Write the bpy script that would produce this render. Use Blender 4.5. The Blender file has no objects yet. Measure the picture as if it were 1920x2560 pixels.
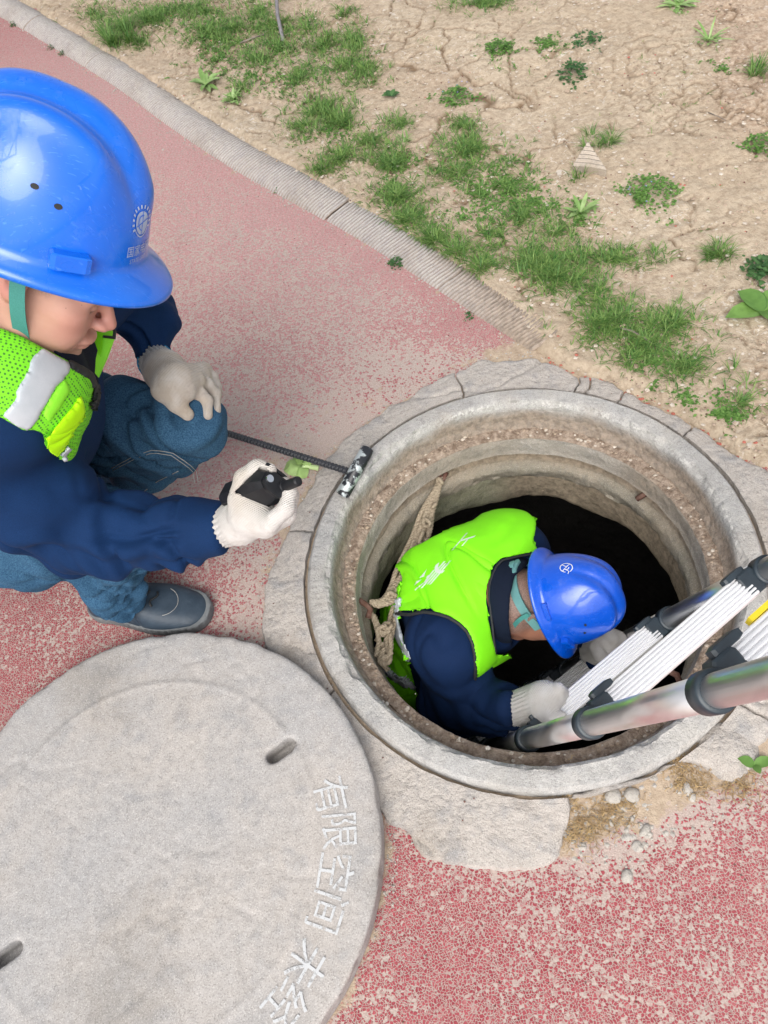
import bpy, bmesh, math, random
import numpy as np
from mathutils import Vector, Matrix
from mathutils.bvhtree import BVHTree
random.seed(7); RNG = np.random.default_rng(7)
S = bpy.context.scene
C = S.collection

# ------------------------------------------------------------------ camera
CAM = np.array([-0.2715, -0.8022, 1.5858])
PITCH, ROLL, FPX = 0.57512, -0.24386, 2050.0
cp, sp, cr, sr = math.cos(PITCH), math.sin(PITCH), math.cos(ROLL), math.sin(ROLL)
M3 = np.array([[1,0,0],[0,cp,-sp],[0,sp,cp]]) @ np.array([[cr,-sr,0],[sr,cr,0],[0,0,1]])
cd = bpy.data.cameras.new('camera'); cam = bpy.data.objects.new('camera', cd); C.objects.link(cam)
cd.sensor_fit = 'VERTICAL'; cd.sensor_height = 36; cd.sensor_width = 27; cd.lens = FPX/2560*36
cd.clip_start = .02; cd.clip_end = 200
mw = Matrix.Identity(4)
for i in range(3):
    for j in range(3): mw[i][j] = float(M3[i,j])
    mw[i][3] = float(CAM[i])
cam.matrix_world = mw; S.camera = cam
KD = 0.8641                              # survey units: photo pixels * KD
def Q(x, y, z=0.0):                      # point of the place at height z on the sight line of survey point x, y
    w = M3 @ np.array([(x/KD-960)/FPX, -(y/KD-1280)/FPX, -1.0])
    return CAM + w*((z-CAM[2])/w[2])
def QD(x, y, d):
    return CAM + (M3 @ np.array([(x/KD-960)/FPX, -(y/KD-1280)/FPX, -1.0]))*d
def PR(P):                               # survey coordinates of points (n,3)
    v = (np.asarray(P)-CAM) @ M3
    return np.stack([(960+FPX*v[...,0]/-v[...,2])*KD, (1280-FPX*v[...,1]/-v[...,2])*KD], -1), -v[...,2]

# ------------------------------------------------------------------ world, sun, exposure
W = bpy.data.worlds.new('World'); S.world = W; W.use_nodes = True
nt = W.node_tree; nt.nodes.clear()
SUN_EL, SUN_ROT = math.radians(52), math.radians(200)
sky = nt.nodes.new('ShaderNodeTexSky'); sky.sky_type = 'NISHITA'; sky.sun_disc = False
sky.sun_elevation = SUN_EL; sky.sun_rotation = SUN_ROT; sky.dust_density = 4; sky.air_density = 1.0; sky.ozone_density = 1.0
hs = nt.nodes.new('ShaderNodeHueSaturation'); hs.inputs['Saturation'].default_value = .30
bg = nt.nodes.new('ShaderNodeBackground'); bg.inputs[1].default_value = .105
wo = nt.nodes.new('ShaderNodeOutputWorld')
nt.links.new(sky.outputs[0], hs.inputs['Color']); nt.links.new(hs.outputs[0], bg.inputs[0]); nt.links.new(bg.outputs[0], wo.inputs[0])
sl = bpy.data.lights.new('sun', 'SUN'); sl.energy = 1.3; sl.angle = math.radians(50); sl.color = (1, .965, .91)
so = bpy.data.objects.new('sun', sl); C.objects.link(so)
az = SUN_ROT
sdir = Vector((math.sin(az)*math.cos(SUN_EL), math.cos(az)*math.cos(SUN_EL), math.sin(SUN_EL)))
so.rotation_euler = sdir.to_track_quat('Z', 'Y').to_euler(); so.location = sdir*20
S.view_settings.view_transform = 'Standard'; S.view_settings.look = 'None'
S.view_settings.gamma = 1; S.view_settings.use_curve_mapping = False
S.view_settings.exposure = 0.97
S.render.engine = 'CYCLES'

# ------------------------------------------------------------------ helpers
def new_mesh(name, V, F, mat=None, smooth=True, attrs=None):
    me = bpy.data.meshes.new(name)
    V = np.asarray(V, dtype=np.float32)
    if isinstance(F, np.ndarray):
        n, k = F.shape
        me.vertices.add(len(V)); me.vertices.foreach_set('co', V.ravel())
        me.loops.add(n*k); me.loops.foreach_set('vertex_index', F.astype(np.int32).ravel())
        me.polygons.add(n); me.polygons.foreach_set('loop_start', np.arange(0, n*k, k, dtype=np.int32))
        me.update(calc_edges=True)
    else:
        me.from_pydata([tuple(map(float, v)) for v in V], [], F)
    if smooth: me.polygons.foreach_set('use_smooth', np.ones(len(me.polygons), dtype=bool))
    if attrs:
        for k_, a in attrs.items():
            at = me.attributes.new(k_, 'FLOAT', 'POINT'); at.data.foreach_set('value', np.asarray(a, dtype=np.float32))
    if mat: me.materials.append(mat)
    me.update()
    if smooth == 2: me.set_sharp_from_angle(angle=math.radians(32))
    return me
def tag(o, label=None, cat=None, group=None, kind=None):
    if label: o['label'] = label
    if cat: o['category'] = cat
    if group: o['group'] = group
    if kind: o['kind'] = kind
    return o
def world_loc(p):
    l = np.zeros(3)
    while p: l += np.array(p.location); p = p.parent
    return l
def obj(name, V, F, mat, parent=None, smooth=True, attrs=None, origin=None):
    V = np.asarray(V, dtype=float)
    if origin is None:
        origin = np.array([V[:,0].mean(), V[:,1].mean(), V[:,2].min()])
    origin = np.asarray(origin, dtype=float)
    o = bpy.data.objects.new(name, new_mesh(name, V-origin, F, mat, smooth, attrs)); C.objects.link(o)
    o.parent = parent; o.location = origin-(world_loc(parent) if parent else 0)
    return o
def empty(name, loc, label=None, cat=None, group=None):
    o = bpy.data.objects.new(name, None); C.objects.link(o); o.location = loc; o.empty_display_size = .1
    return tag(o, label, cat, group)
def copy_tree(o, parent=None):
    c = o.copy(); C.objects.link(c); c.parent = parent
    for ch in list(o.children): copy_tree(ch, c)
    return c
class MB:
    def __init__(s): s.V = []; s.F = []
    def add(s, V, F):
        b = len(s.V); s.V += [tuple(v) for v in V]; s.F += [tuple(i+b for i in f) for f in F]
    def build(s, name, mat, parent=None, smooth=True, origin=None): return obj(name, np.array(s.V), s.F, mat, parent, smooth, None, origin)
def frame(d):
    d = np.asarray(d, float); d = d/np.linalg.norm(d)
    a = np.array([0,0,1.]) if abs(d[2]) < .9 else np.array([1.,0,0])
    x = np.cross(a, d); x /= np.linalg.norm(x); return x, np.cross(d, x), d
def tube(mb, pts, rad, n=10, caps=True, twist=None):
    pts = np.asarray(pts, float); m = len(pts); rad = np.broadcast_to(rad, (m,))
    T = np.gradient(pts, axis=0); V = []
    x, y, _ = frame(T[0])
    for i in range(m):
        t = T[i]/np.linalg.norm(T[i]); x = x-t*(x@t); x /= np.linalg.norm(x); y = np.cross(t, x)
        for k in range(n):
            a = 2*math.pi*k/n; rr = rad[i]
            if twist: rr, a = twist(i, k, a, rr)
            V.append(pts[i]+rr*(math.cos(a)*x+math.sin(a)*y))
    F = [(i*n+k, i*n+(k+1) % n, (i+1)*n+(k+1) % n, (i+1)*n+k) for i in range(m-1) for k in range(n)]
    if caps: F += [tuple(range(n))[::-1], tuple((m-1)*n+k for k in range(n))]
    mb.add(V, F)
def box(mb, c, X, Y, Z, bev=0.0):      # box with half-vectors; bev shrinks the corners (chamfered prism along Z)
    c, X, Y, Z = map(np.asarray, (c, X, Y, Z))
    if bev <= 0:
        prof = [(-1,-1),(1,-1),(1,1),(-1,1)]
    else:
        b = bev; prof = [(-1+b,-1),(1-b,-1),(1,-1+b),(1,1-b),(1-b,1),(-1+b,1),(-1,1-b),(-1,-1+b)]
    n = len(prof); V = []
    rows = [(-1, 1-bev*.6), (-1+bev*.6, 1), (1-bev*.6, 1), (1, 1-bev*.6)] if bev > 0 else [(-1, 1), (1, 1)]
    for z, s_ in rows: V += [c+X*p*s_+Y*q*s_+Z*z for p, q in prof]
    F = [(i*n+k, i*n+(k+1) % n, (i+1)*n+(k+1) % n, (i+1)*n+k) for i in range(len(rows)-1) for k in range(n)]
    F += [tuple(range(n))[::-1], tuple((len(rows)-1)*n+k for k in range(n))]
    mb.add(V, F)
def grid_faces(nu, nv, wrap=False):
    i = np.arange(nu-1)[:,None]; j = np.arange(nv if wrap else nv-1)[None,:]; j2 = (j+1) % nv
    return np.stack([i*nv+j, (i+1)*nv+j, (i+1)*nv+j2, i*nv+j2], -1).reshape(-1, 4)
# noise ------------------------------------------------------------
_T = np.random.default_rng(3).random(65536)
def vn(P, sc=1.0, seed=0):
    P = np.asarray(P)*sc+seed*17.31; I = np.floor(P).astype(np.int64); f = P-I; f = f*f*(3-2*f)
    def h(a, b, c): return _T[((a*73856093) ^ (b*19349663) ^ (c*83492791)) & 65535]
    x, y, z = I[...,0], I[...,1], I[...,2]; fx, fy, fz = f[...,0], f[...,1], f[...,2]
    def L(a, b, t): return a+(b-a)*t
    return L(L(L(h(x,y,z),h(x+1,y,z),fx),L(h(x,y+1,z),h(x+1,y+1,z),fx),fy),L(L(h(x,y,z+1),h(x+1,y,z+1),fx),L(h(x,y+1,z+1),h(x+1,y+1,z+1),fx),fy),fz)
def fbm(P, sc=1.0, oc=4, seed=0, g=.5):
    s = 0; a = 1; t = 0
    for o in range(oc): s = s+a*(vn(P, sc*2**o, seed+o)-.5); t += a; a *= g
    return s/t*2
def sstep(a, b, x): t = np.clip((x-a)/(b-a), 0, 1); return t*t*(3-2*t)
def poly_sd(poly, X, Y):                  # signed distance to polygon, negative inside
    poly = np.asarray(poly, float); d = np.full(X.shape, 1e9); s = np.ones(X.shape)
    n = len(poly)
    for i in range(n):
        a = poly[i]; b = poly[i-1]; ex, ey = b-a; wx, wy = X-a[0], Y-a[1]
        t = np.clip((wx*ex+wy*ey)/(ex*ex+ey*ey+1e-12), 0, 1)
        d = np.minimum(d, (wx-ex*t)**2+(wy-ey*t)**2)
        c1 = Y >= a[1]; c2 = Y < b[1]; c3 = ex*wy > ey*wx
        s = np.where((c1 & c2 & c3) | (~c1 & ~c2 & ~c3), -s, s)
    return s*np.sqrt(d)
# signed distance modelling ----------------------------------------
def sparse(fn, P, thr, st=4):
    n = P.shape[:3]; sub = [np.unique(np.r_[np.arange(0, k, st), k-1]) for k in n]
    if min(n) < 9: return fn(P)
    Fc = fn(P[np.ix_(*sub)]); near = np.abs(Fc) < thr
    m = np.zeros(Fc.shape, bool); m |= near
    for k in range(3):
        a = [slice(None)]*3; b = [slice(None)]*3; a[k] = slice(1, None); b[k] = slice(0, -1); mm = m.copy(); mm[tuple(a)] |= m[tuple(b)]; mm[tuple(b)] |= m[tuple(a)]; m = mm
    ii = [np.clip(np.searchsorted(sub[k], np.arange(n[k]), side='right')-1, 0, len(sub[k])-1) for k in range(3)]
    jj = [np.clip(ii[k]+1, 0, len(sub[k])-1) for k in range(3)]
    F = Fc[np.ix_(*ii)].copy(); mk = m[np.ix_(*ii)] | m[np.ix_(*jj)]
    F[mk] = fn(P[mk]); return F
def surface_net(fn, lo, hi, h, thr=None):
    lo = np.asarray(lo, float); n = np.ceil((np.asarray(hi)-lo)/h).astype(int)+1
    ax = [lo[i]+h*np.arange(n[i]) for i in range(3)]
    P = np.stack(np.meshgrid(*ax, indexing='ij'), -1)
    Fv = sparse(fn, P, thr if thr else 5.5*h+.012); Sg = Fv < 0
    cell = np.zeros(n-1, bool); cnt = np.zeros(n-1); acc = np.zeros(tuple(n-1)+(3,))
    sl = lambda o: tuple(slice(o[k], n[k]-1+o[k]) for k in range(3))
    corners = [(a,b,c) for a in (0,1) for b in (0,1) for c in (0,1)]
    for c0 in corners:
        for k in range(3):
            if c0[k]: continue
            c1 = list(c0); c1[k] = 1; f0, f1 = Fv[sl(c0)], Fv[sl(c1)]
            m = (f0 < 0) != (f1 < 0); t = np.where(m, f0/np.where(m, f0-f1, 1), 0)
            cnt += m
            for q in range(3): acc[...,q] += m*(c0[q]+(t if q == k else 0))
    cell = cnt > 0; idx = -np.ones(n-1, int); idx[cell] = np.arange(cell.sum())
    base = np.stack(np.nonzero(cell), -1); V = lo+h*(base+acc[cell]/cnt[cell][:,None])
    Fs = []
    for k in range(3):
        a, b = (k+1) % 3, (k+2) % 3
        s0 = [slice(None)]*3; s1 = [slice(None)]*3; s0[k] = slice(0, -1); s1[k] = slice(1, None)
        m = Sg[tuple(s0)] != Sg[tuple(s1)]; e = np.stack(np.nonzero(m), -1)
        ok = (e[:,a] > 0) & (e[:,b] > 0) & (e[:,a] < n[a]-1) & (e[:,b] < n[b]-1); e = e[ok]
        flip = Sg[tuple(s0)][tuple(e.T)]
        def g(da, db): c = e.copy(); c[:,a] -= da; c[:,b] -= db; return idx[tuple(c.T)]
        q = np.stack([g(0,0), g(1,0), g(1,1), g(0,1)], -1)
        q[~flip] = q[~flip][:, ::-1]; Fs.append(q)
    F = np.concatenate(Fs); F = F[(F >= 0).all(1)]
    return V, F
def dot(a, b): return (a*b).sum(-1)
def cap(P, a, b, ra, rb=None):
    rb = ra if rb is None else rb; a = np.asarray(a, float); ab = np.asarray(b, float)-a
    t = np.clip(((P-a) @ ab)/(ab @ ab+1e-12), 0, 1)
    return np.linalg.norm(P-a-t[...,None]*ab, axis=-1)-(ra+(rb-ra)*t)
def ell(P, c, r, R=None):
    p = P-np.asarray(c, float)
    if R is not None: p = p @ R
    r = np.asarray(r, float); k0 = np.linalg.norm(p/r, axis=-1); k1 = np.linalg.norm(p/r**2, axis=-1)
    return k0*(k0-1)/(k1+1e-9)
def smin(a, b, k): h = np.clip(.5+.5*(b-a)/k, 0, 1); return b+(a-b)*h-k*h*(1-h)
def smax(a, b, k): return -smin(-a, -b, k)
def chain(P, pts, rs, k=.02):
    d = None
    for i in range(len(pts)-1):
        c = cap(P, pts[i], pts[i+1], rs[i], rs[i+1]); d = c if d is None else smin(d, c, k)
    return d
def vnormals(V, F):
    t = np.cross(V[F[:,2]]-V[F[:,0]], V[F[:,3]]-V[F[:,1]]) if F.shape[1] == 4 else np.cross(V[F[:,1]]-V[F[:,0]], V[F[:,2]]-V[F[:,0]])
    N = np.zeros_like(V)
    for k in range(F.shape[1]): np.add.at(N, F[:,k], t)
    return N/(np.linalg.norm(N, axis=1, keepdims=True)+1e-12)
def relax(V, F, it=2):
    for _ in range(it):
        A = np.zeros_like(V); c = np.zeros(len(V))
        for k in range(4):
            np.add.at(A, F[:,k], V[F[:,(k+1) % 4]]+V[F[:,k-1]]); np.add.at(c, F[:,k], 2)
        V = .5*V+.5*A/np.maximum(c, 1)[:,None]
    return V
def sdf_obj(name, fn, lo, hi, h, mat, parent, disp=None, sm=1, origin=None, attr=None):
    V, F = surface_net(fn, lo, hi, h)
    V = relax(V, F, sm)
    if disp is not None:
        N = vnormals(V, F); V = V+N*disp(V, N)[:,None]
    return obj(name, V, F, mat, parent, True, attr(V) if attr else None, origin)

# ------------------------------------------------------------------ materials
class N:
    def __init__(s, name):
        s.m = bpy.data.materials.new(name); s.m.use_nodes = True; s.t = s.m.node_tree; s.t.nodes.clear()
        s.out = s.n('ShaderNodeOutputMaterial'); s.b = s.n('ShaderNodeBsdfPrincipled'); s.l(s.b.outputs[0], s.out.inputs[0])
        s.co = s.n('ShaderNodeTexCoord').outputs['Object']
    def n(s, t, **kw):
        nd = s.t.nodes.new(t)
        for k, v in kw.items(): setattr(nd, k, v)
        return nd
    def l(s, a, b): s.t.links.new(a, b)
    def val(s, sock, v):
        if hasattr(v, 'links'): s.l(v, sock)
        else: sock.default_value = v
    def vec(s, scale=(1,1,1), rot=(0,0,0)):
        m = s.n('ShaderNodeMapping'); s.l(s.co, m.inputs[0]); m.inputs['Scale'].default_value = scale; m.inputs['Rotation'].default_value = rot; return m.outputs[0]
    def noise(s, sc, det=3, rough=.5, vec=None, dist=0):
        n = s.n('ShaderNodeTexNoise'); s.l(vec or s.co, n.inputs['Vector']); n.inputs['Scale'].default_value = sc
        n.inputs['Detail'].default_value = det; n.inputs['Roughness'].default_value = rough; n.inputs['Distortion'].default_value = dist; return n.outputs['Fac']
    def vor(s, sc, feat='F1', out='Distance', vec=None, rnd=1):
        n = s.n('ShaderNodeTexVoronoi', feature=feat); s.l(vec or s.co, n.inputs['Vector']); n.inputs['Scale'].default_value = sc; n.inputs['Randomness'].default_value = rnd; return n.outputs[out]
    def wave(s, sc, dist=0, vec=None, dr='X', det=2, dsc=1):
        n = s.n('ShaderNodeTexWave', bands_direction=dr); s.l(vec or s.co, n.inputs['Vector']); n.inputs['Scale'].default_value = sc
        n.inputs['Distortion'].default_value = dist; n.inputs['Detail'].default_value = det; n.inputs['Detail Scale'].default_value = dsc; return n.outputs['Fac']
    def ramp(s, f, stops):
        r = s.n('ShaderNodeValToRGB'); s.l(f, r.inputs[0]); e = r.color_ramp.elements
        while len(e) < len(stops): e.new(.5)
        for i, (p, c) in enumerate(stops):
            e[i].position = p; e[i].color = (c, c, c, 1) if isinstance(c, (int, float)) else (*c, 1)
        return r.outputs[0]
    def mr(s, f, a, b, c=0., d=1.):
        r = s.n('ShaderNodeMapRange'); s.val(r.inputs[0], f)
        for i, v in enumerate((a, b, c, d)): s.val(r.inputs[i+1], v)
        return r.outputs[0]
    def math(s, op, a, b=0.):
        r = s.n('ShaderNodeMath', operation=op); s.val(r.inputs[0], a); s.val(r.inputs[1], b); return r.outputs[0]
    def mix(s, f, a, b, mode='MIX'):
        r = s.n('ShaderNodeMix', data_type='RGBA', blend_type=mode); s.val(r.inputs[0], f)
        for i, v in ((6, a), (7, b)): s.val(r.inputs[i], v if hasattr(v, 'links') else (*v, 1))
        return r.outputs[2]
    def attr(s, name): a = s.n('ShaderNodeAttribute'); a.attribute_name = name; return a.outputs['Fac']
    def bump(s, h, st=.3, d=.01, prev=None):
        b = s.n('ShaderNodeBump'); s.l(h, b.inputs['Height']); b.inputs['Strength'].default_value = st; b.inputs['Distance'].default_value = d
        if prev: s.l(prev, b.inputs['Normal'])
        return b.outputs[0]
    def done(s, col, rough=.7, nrm=None, spec=.5, **kw):
        s.val(s.b.inputs['Base Color'], col if hasattr(col, 'links') else (*col, 1)); s.val(s.b.inputs['Roughness'], rough)
        s.b.inputs['Specular IOR Level'].default_value = spec
        if nrm: s.l(nrm, s.b.inputs['Normal'])
        for k, v in kw.items(): s.val(s.b.inputs[k.replace('_', ' ')], v)
        return s.m
def m_concrete(name, a, b, c, sc=1.0, bump=.5, dirt=None, pale=False):
    n = N(name); f1 = n.noise(6*sc, 5, .6); f2 = n.noise(90*sc, 4, .7); f3 = n.noise(22*sc, 4, .6)
    col = n.mix(n.mr(f1, .35, .65), a, b); col = n.mix(n.mr(f3, .5, .72, 0, .6), col, c)
    col = n.mix(n.mr(f2, .3, .7, 0, .45), col, n.mix(1., col, (.62,.60,.57), 'MULTIPLY'))
    pits = n.mr(n.vor(160*sc), .06, .2, 1, 0); col = n.mix(n.math('MULTIPLY', pits, n.mr(f3, .45, .6, 0, .55)), col, (.11,.10,.09))
    col = n.mix(n.mr(n.noise(420*sc, 2, .7), .52, .66, 0, .55), col, (.19,.18,.17)); col = n.mix(n.mr(n.noise(520*sc, 2, .7, n.vec((1,1,1), (.4,.7,.1))), .56, .68, 0, .6), col, (.66,.64,.61))
    stn = n.mr(n.noise(3.4*sc, 5, .62, n.vec((1,1,1), (.2,.9,.4))), .52, .66, 0, .5); col = n.mix(stn, col, n.mix(1., col, (.70,.66,.60), 'MULTIPLY'))
    if dirt is not None: col = n.mix(n.math('MULTIPLY', n.attr('dirt'), n.mr(f2, .2, .6, .75, 1)), col, n.mix(n.mr(n.noise(60, 4, .7), .4, .62), dirt, tuple(x*.62 for x in dirt)))
    if pale: col = n.mix(n.math('MULTIPLY', n.attr('pale'), n.mr(n.noise(110, 4, .75), .48, .54, 0, .8)), col, (.66,.64,.61))
    nb = n.bump(f2, bump, .004); nb = n.bump(n.noise(320*sc, 2), bump*.6, .0015, nb); nb = n.bump(f3, bump*.8, .01, nb)
    return n.done(col, .95, nb, .10)
M = {}
M['ring'] = m_concrete('ring_concrete', (.43,.425,.42), (.50,.48,.455), (.345,.34,.345), 1, 1., (.36,.29,.23), True)
M['lid'] = m_concrete('lid_concrete', (.40,.39,.39), (.47,.435,.41), (.31,.315,.33), .8, .32)
M['mortar'] = m_concrete('mortar', (.46,.42,.385), (.50,.455,.42), (.25,.265,.29), 1, 1.)
M['kerb'] = m_concrete('kerb_concrete', (.44,.41,.40), (.50,.47,.45), (.35,.33,.35), 1, .35, (.36,.29,.23))
M['rock'] = m_concrete('stone_chip', (.45,.42,.38), (.55,.51,.46), (.33,.33,.35), 3, .5)
# red paint on path
def m_path():
    n = N('red_path'); cov = n.attr('cov'); dirt = n.attr('dirt')
    big = n.noise(3.2, 4, .6); c = n.math('ADD', cov, n.mr(big, .3, .7, -.16, .16))
    wn = n.n('ShaderNodeTexNoise'); n.l(n.co, wn.inputs['Vector']); wn.inputs['Scale'].default_value = 130; wn.inputs['Detail'].default_value = 2
    vs = n.n('ShaderNodeVectorMath', operation='SCALE'); n.l(wn.outputs['Color'], vs.inputs[0]); vs.inputs['Scale'].default_value = .0075
    va = n.n('ShaderNodeVectorMath', operation='ADD'); n.l(n.co, va.inputs[0]); n.l(vs.outputs[0], va.inputs[1]); wv = va.outputs[0]
    rc_ = n.vor(195, 'F1', 'Color', wv); sp_ = n.n('ShaderNodeSeparateColor'); n.l(rc_, sp_.inputs[0])
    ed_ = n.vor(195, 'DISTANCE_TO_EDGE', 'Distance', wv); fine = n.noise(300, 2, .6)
    on = n.mr(n.math('SUBTRACT', n.math('MULTIPLY', c, 1.42), sp_.outputs[0]), -.05, .05)
    f = n.math('MULTIPLY', on, n.mr(ed_, .05, .13)); chip = f
    red = n.mix(n.mr(n.noise(40, 3), .35, .65), (.30,.042,.058), (.40,.085,.10))
    pink = n.mix(n.mr(n.noise(150, 2), .4, .6), (.50,.21,.225), (.60,.35,.345))
    red = n.mix(n.attr('pink'), red, pink)
    cream = n.mix(n.mr(n.noise(7, 4), .35, .65), (.46,.375,.335), (.50,.385,.34))
    cream = n.mix(n.mr(fine, .35, .65, 0, .5), cream, (.36,.31,.28))
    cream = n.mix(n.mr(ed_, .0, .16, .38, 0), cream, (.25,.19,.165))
    red = n.mix(n.mr(sp_.outputs[1], 0, 1, 0, .5), red, n.mix(1., red, (.72,.70,.72), 'MULTIPLY'))
    col = n.mix(f, cream, red); gr_ = n.mr(n.noise(1.9, 5, .65), .58, .72, 0, .22); col = n.mix(gr_, col, n.mix(1., col, (.70,.66,.62), 'MULTIPLY'))
    dcol = n.mix(n.mr(n.noise(55, 5, .7), .35, .65), (.50,.40,.30), (.33,.25,.18))
    dm = n.mr(n.math('ADD', dirt, n.mr(n.noise(26, 5, .7), .3, .7, -.35, .35)), .42, .62)
    col = n.mix(dm, col, dcol)
    spk = n.mr(n.vor(30), .05, .07, 1, 0); col = n.mix(n.math('MULTIPLY', spk, .8), col, (.10,.06,.05))
    nb = n.bump(chip, .55, .0016); nb = n.bump(fine, .6, .0025, nb)
    return n.done(col, .85, nb, .3)
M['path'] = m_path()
def m_soil():
    n = N('dry_soil'); a = n.noise(4, 5, .6); b = n.noise(60, 5, .72); d = n.attr('crack')
    col = n.mix(n.mr(a, .35, .65), (.53,.44,.335), (.48,.385,.285)); col = n.mix(n.mr(b, .42, .66, 0, .75), col, (.31,.235,.165))
    w = n.mr(n.noise(48, 3, .6, dist=1.2), .60, .64); col = n.mix(n.math('MULTIPLY', w, n.mr(n.noise(3, 2), .45, .6, 0, .75)), col, (.68,.63,.57))
    col = n.mix(n.attr('litter'), col, n.mix(n.mr(n.noise(90, 3), .4, .6), (.30,.20,.14), (.50,.39,.30)))
    col = n.mix(d, col, (.20,.135,.085))  # crack shade also painted dark, on top of the carved relief
    nb = n.bump(b, .8, .008); nb = n.bump(n.noise(260, 3, .6), .6, .003, nb)
    return n.done(col, .95, nb, .15)
M['soil'] = m_soil()
def m_plain(name, a, b, sc=20, rough=.6, bump=.2, bsc=80, bd=.002, spec=.5, **kw):
    n = N(name); col = n.mix(n.mr(n.noise(sc, 4, .6), .35, .65), a, b)
    return n.done(col, rough, n.bump(n.noise(bsc, 3, .6), bump, bd) if bump else None, spec, **kw)
def m_leaf(name, a, b, tr=.25):
    n = N(name); oi = n.n('ShaderNodeObjectInfo'); g = n.n('ShaderNodeNewGeometry')
    col = n.mix(g.outputs['Random Per Island'], a, b); col = n.mix(n.mr(n.noise(60, 2), .4, .7, 0, .35), col, tuple(x*.55 for x in a))
    n.done(col, .5, None, .35); n.b.inputs['Subsurface Weight'].default_value = 0
    t = n.n('ShaderNodeBsdfTranslucent'); n.l(col, t.inputs[0]); mx = n.n('ShaderNodeMixShader'); mx.inputs[0].default_value = tr
    n.l(n.b.outputs[0], mx.inputs[1]); n.l(t.outputs[0], mx.inputs[2]); n.l(mx.outputs[0], n.out.inputs[0]); return n.m
M['grass'] = m_leaf('grass_blade', (.06,.18,.035), (.27,.40,.11))
M['weed'] = m_leaf('weed_leaf', (.085,.20,.04), (.20,.36,.09))
M['weed_dark'] = m_leaf('weed_dark_leaf', (.05,.13,.045), (.10,.21,.07))
M['weed_pale'] = m_leaf('weed_pale_leaf', (.22,.38,.11), (.38,.52,.22))
M['lettuce'] = m_leaf('wilted_leaf', (.30,.50,.12), (.42,.60,.22), .3)
M['stalk'] = m_plain('stalk', (.50,.66,.28), (.60,.74,.38), 30)
M['twig'] = m_plain('twig', (.28,.24,.20), (.17,.14,.12), 60, .9)
M['bud'] = m_plain('bud', (.10,.05,.04), (.20,.09,.07), 200, .8, 0)
M['petal'] = m_plain('petal', (.50,.12,.10), (.34,.13,.08), 200, .7, 0)
M['husk'] = m_plain('husk', (.62,.56,.49), (.46,.38,.30), 120, .8, 0)
M['blueflower'] = m_plain('blue_flower', (.22,.30,.72), (.40,.48,.85), 100, .6, 0)
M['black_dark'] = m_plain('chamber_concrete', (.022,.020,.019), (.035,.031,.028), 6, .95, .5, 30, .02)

# ------------------------------------------------------------------ ground
RO, RI, ZR = .480, .4275, .0303
def circ_hole(V, F, r):
    c = V[F].mean(1); return F[np.hypot(c[:,0], c[:,1]) > r]
def sheet(x0, x1, y0, y1, h):
    xs = np.arange(x0, x1+h, h); ys = np.arange(y0, y1+h, h)
    X, Y = np.meshgrid(xs, ys, indexing='ij'); V = np.stack([X.ravel(), Y.ravel(), np.zeros(X.size)], 1)
    return V, grid_faces(len(xs), len(ys))
def blobs(V, lst, base):
    p, _ = PR(V); num = np.full(len(V), base*.15); den = np.full(len(V), .15)
    for x, y, rx, ry, v in lst:
        w = np.exp(-(((p[:,0]-x)/rx)**2+((p[:,1]-y)/ry)**2)*1.2); num += w*v*2; den += w*2
    return num/den
a = np.linspace(0, 2*np.pi, 97)[:-1]; rr = np.array([.47, .8, 2, 6, 20, 60.])
V = np.stack([np.outer(rr, np.cos(a)).ravel(), np.outer(rr, np.sin(a)).ravel(), np.full(len(rr)*96, -.03)], 1)
tag(obj('ground', V, grid_faces(6, 96, True), M['soil'], origin=(0,0,-.03), attrs={'crack': np.zeros(len(V)), 'litter': np.zeros(len(V))}), kind='structure')

KL = [(0,38),(60,72),(130,115),(250,190),(350,265),(450,335),(560,400),(680,465),(800,535),(930,620),(1060,705),(1150,765)]
KU = [(70,0),(130,30),(170,70),(230,110),(300,140),(400,210),(520,270),(600,335),(700,410),(820,490),(950,580),(1080,670),(1180,760)]
kl = np.array([Q(x, y, 0)[:2] for x, y in KL]); ku = np.array([Q(x, y, .03)[:2] for x, y in KU])
kl = np.vstack([kl[0]+(kl[0]-kl[1])*3.5, kl, kl[-1]+(kl[-1]-kl[-2])*.15]); ku = np.vstack([ku[0]+(ku[0]-ku[1])*3.5, ku])
def arc(P, n):
    P = np.asarray(P, float); s = np.r_[0, np.cumsum(np.linalg.norm(np.diff(P, axis=0), axis=1))]
    for _ in range(1): pass
    t = np.linspace(0, s[-1], n); return np.stack([np.interp(t, s, P[:,k]) for k in range(P.shape[1])], 1)
def smooth_line(P, n, it=30):
    L = arc(P, n)
    for _ in range(it): L[1:-1] = .25*L[:-2]+.5*L[1:-1]+.25*L[2:]
    return L
kline = smooth_line(kl, 400, 150)           # path-side line of the kerb
V, F = sheet(-3.2, 3.2, -3.2, 4.6, .02)
keep = (V[F].mean(1)[:,0] < 1.4) | (V[F].mean(1)[:,1] < .6); F = F[keep]; F = circ_hole(V, F, .455)
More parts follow.
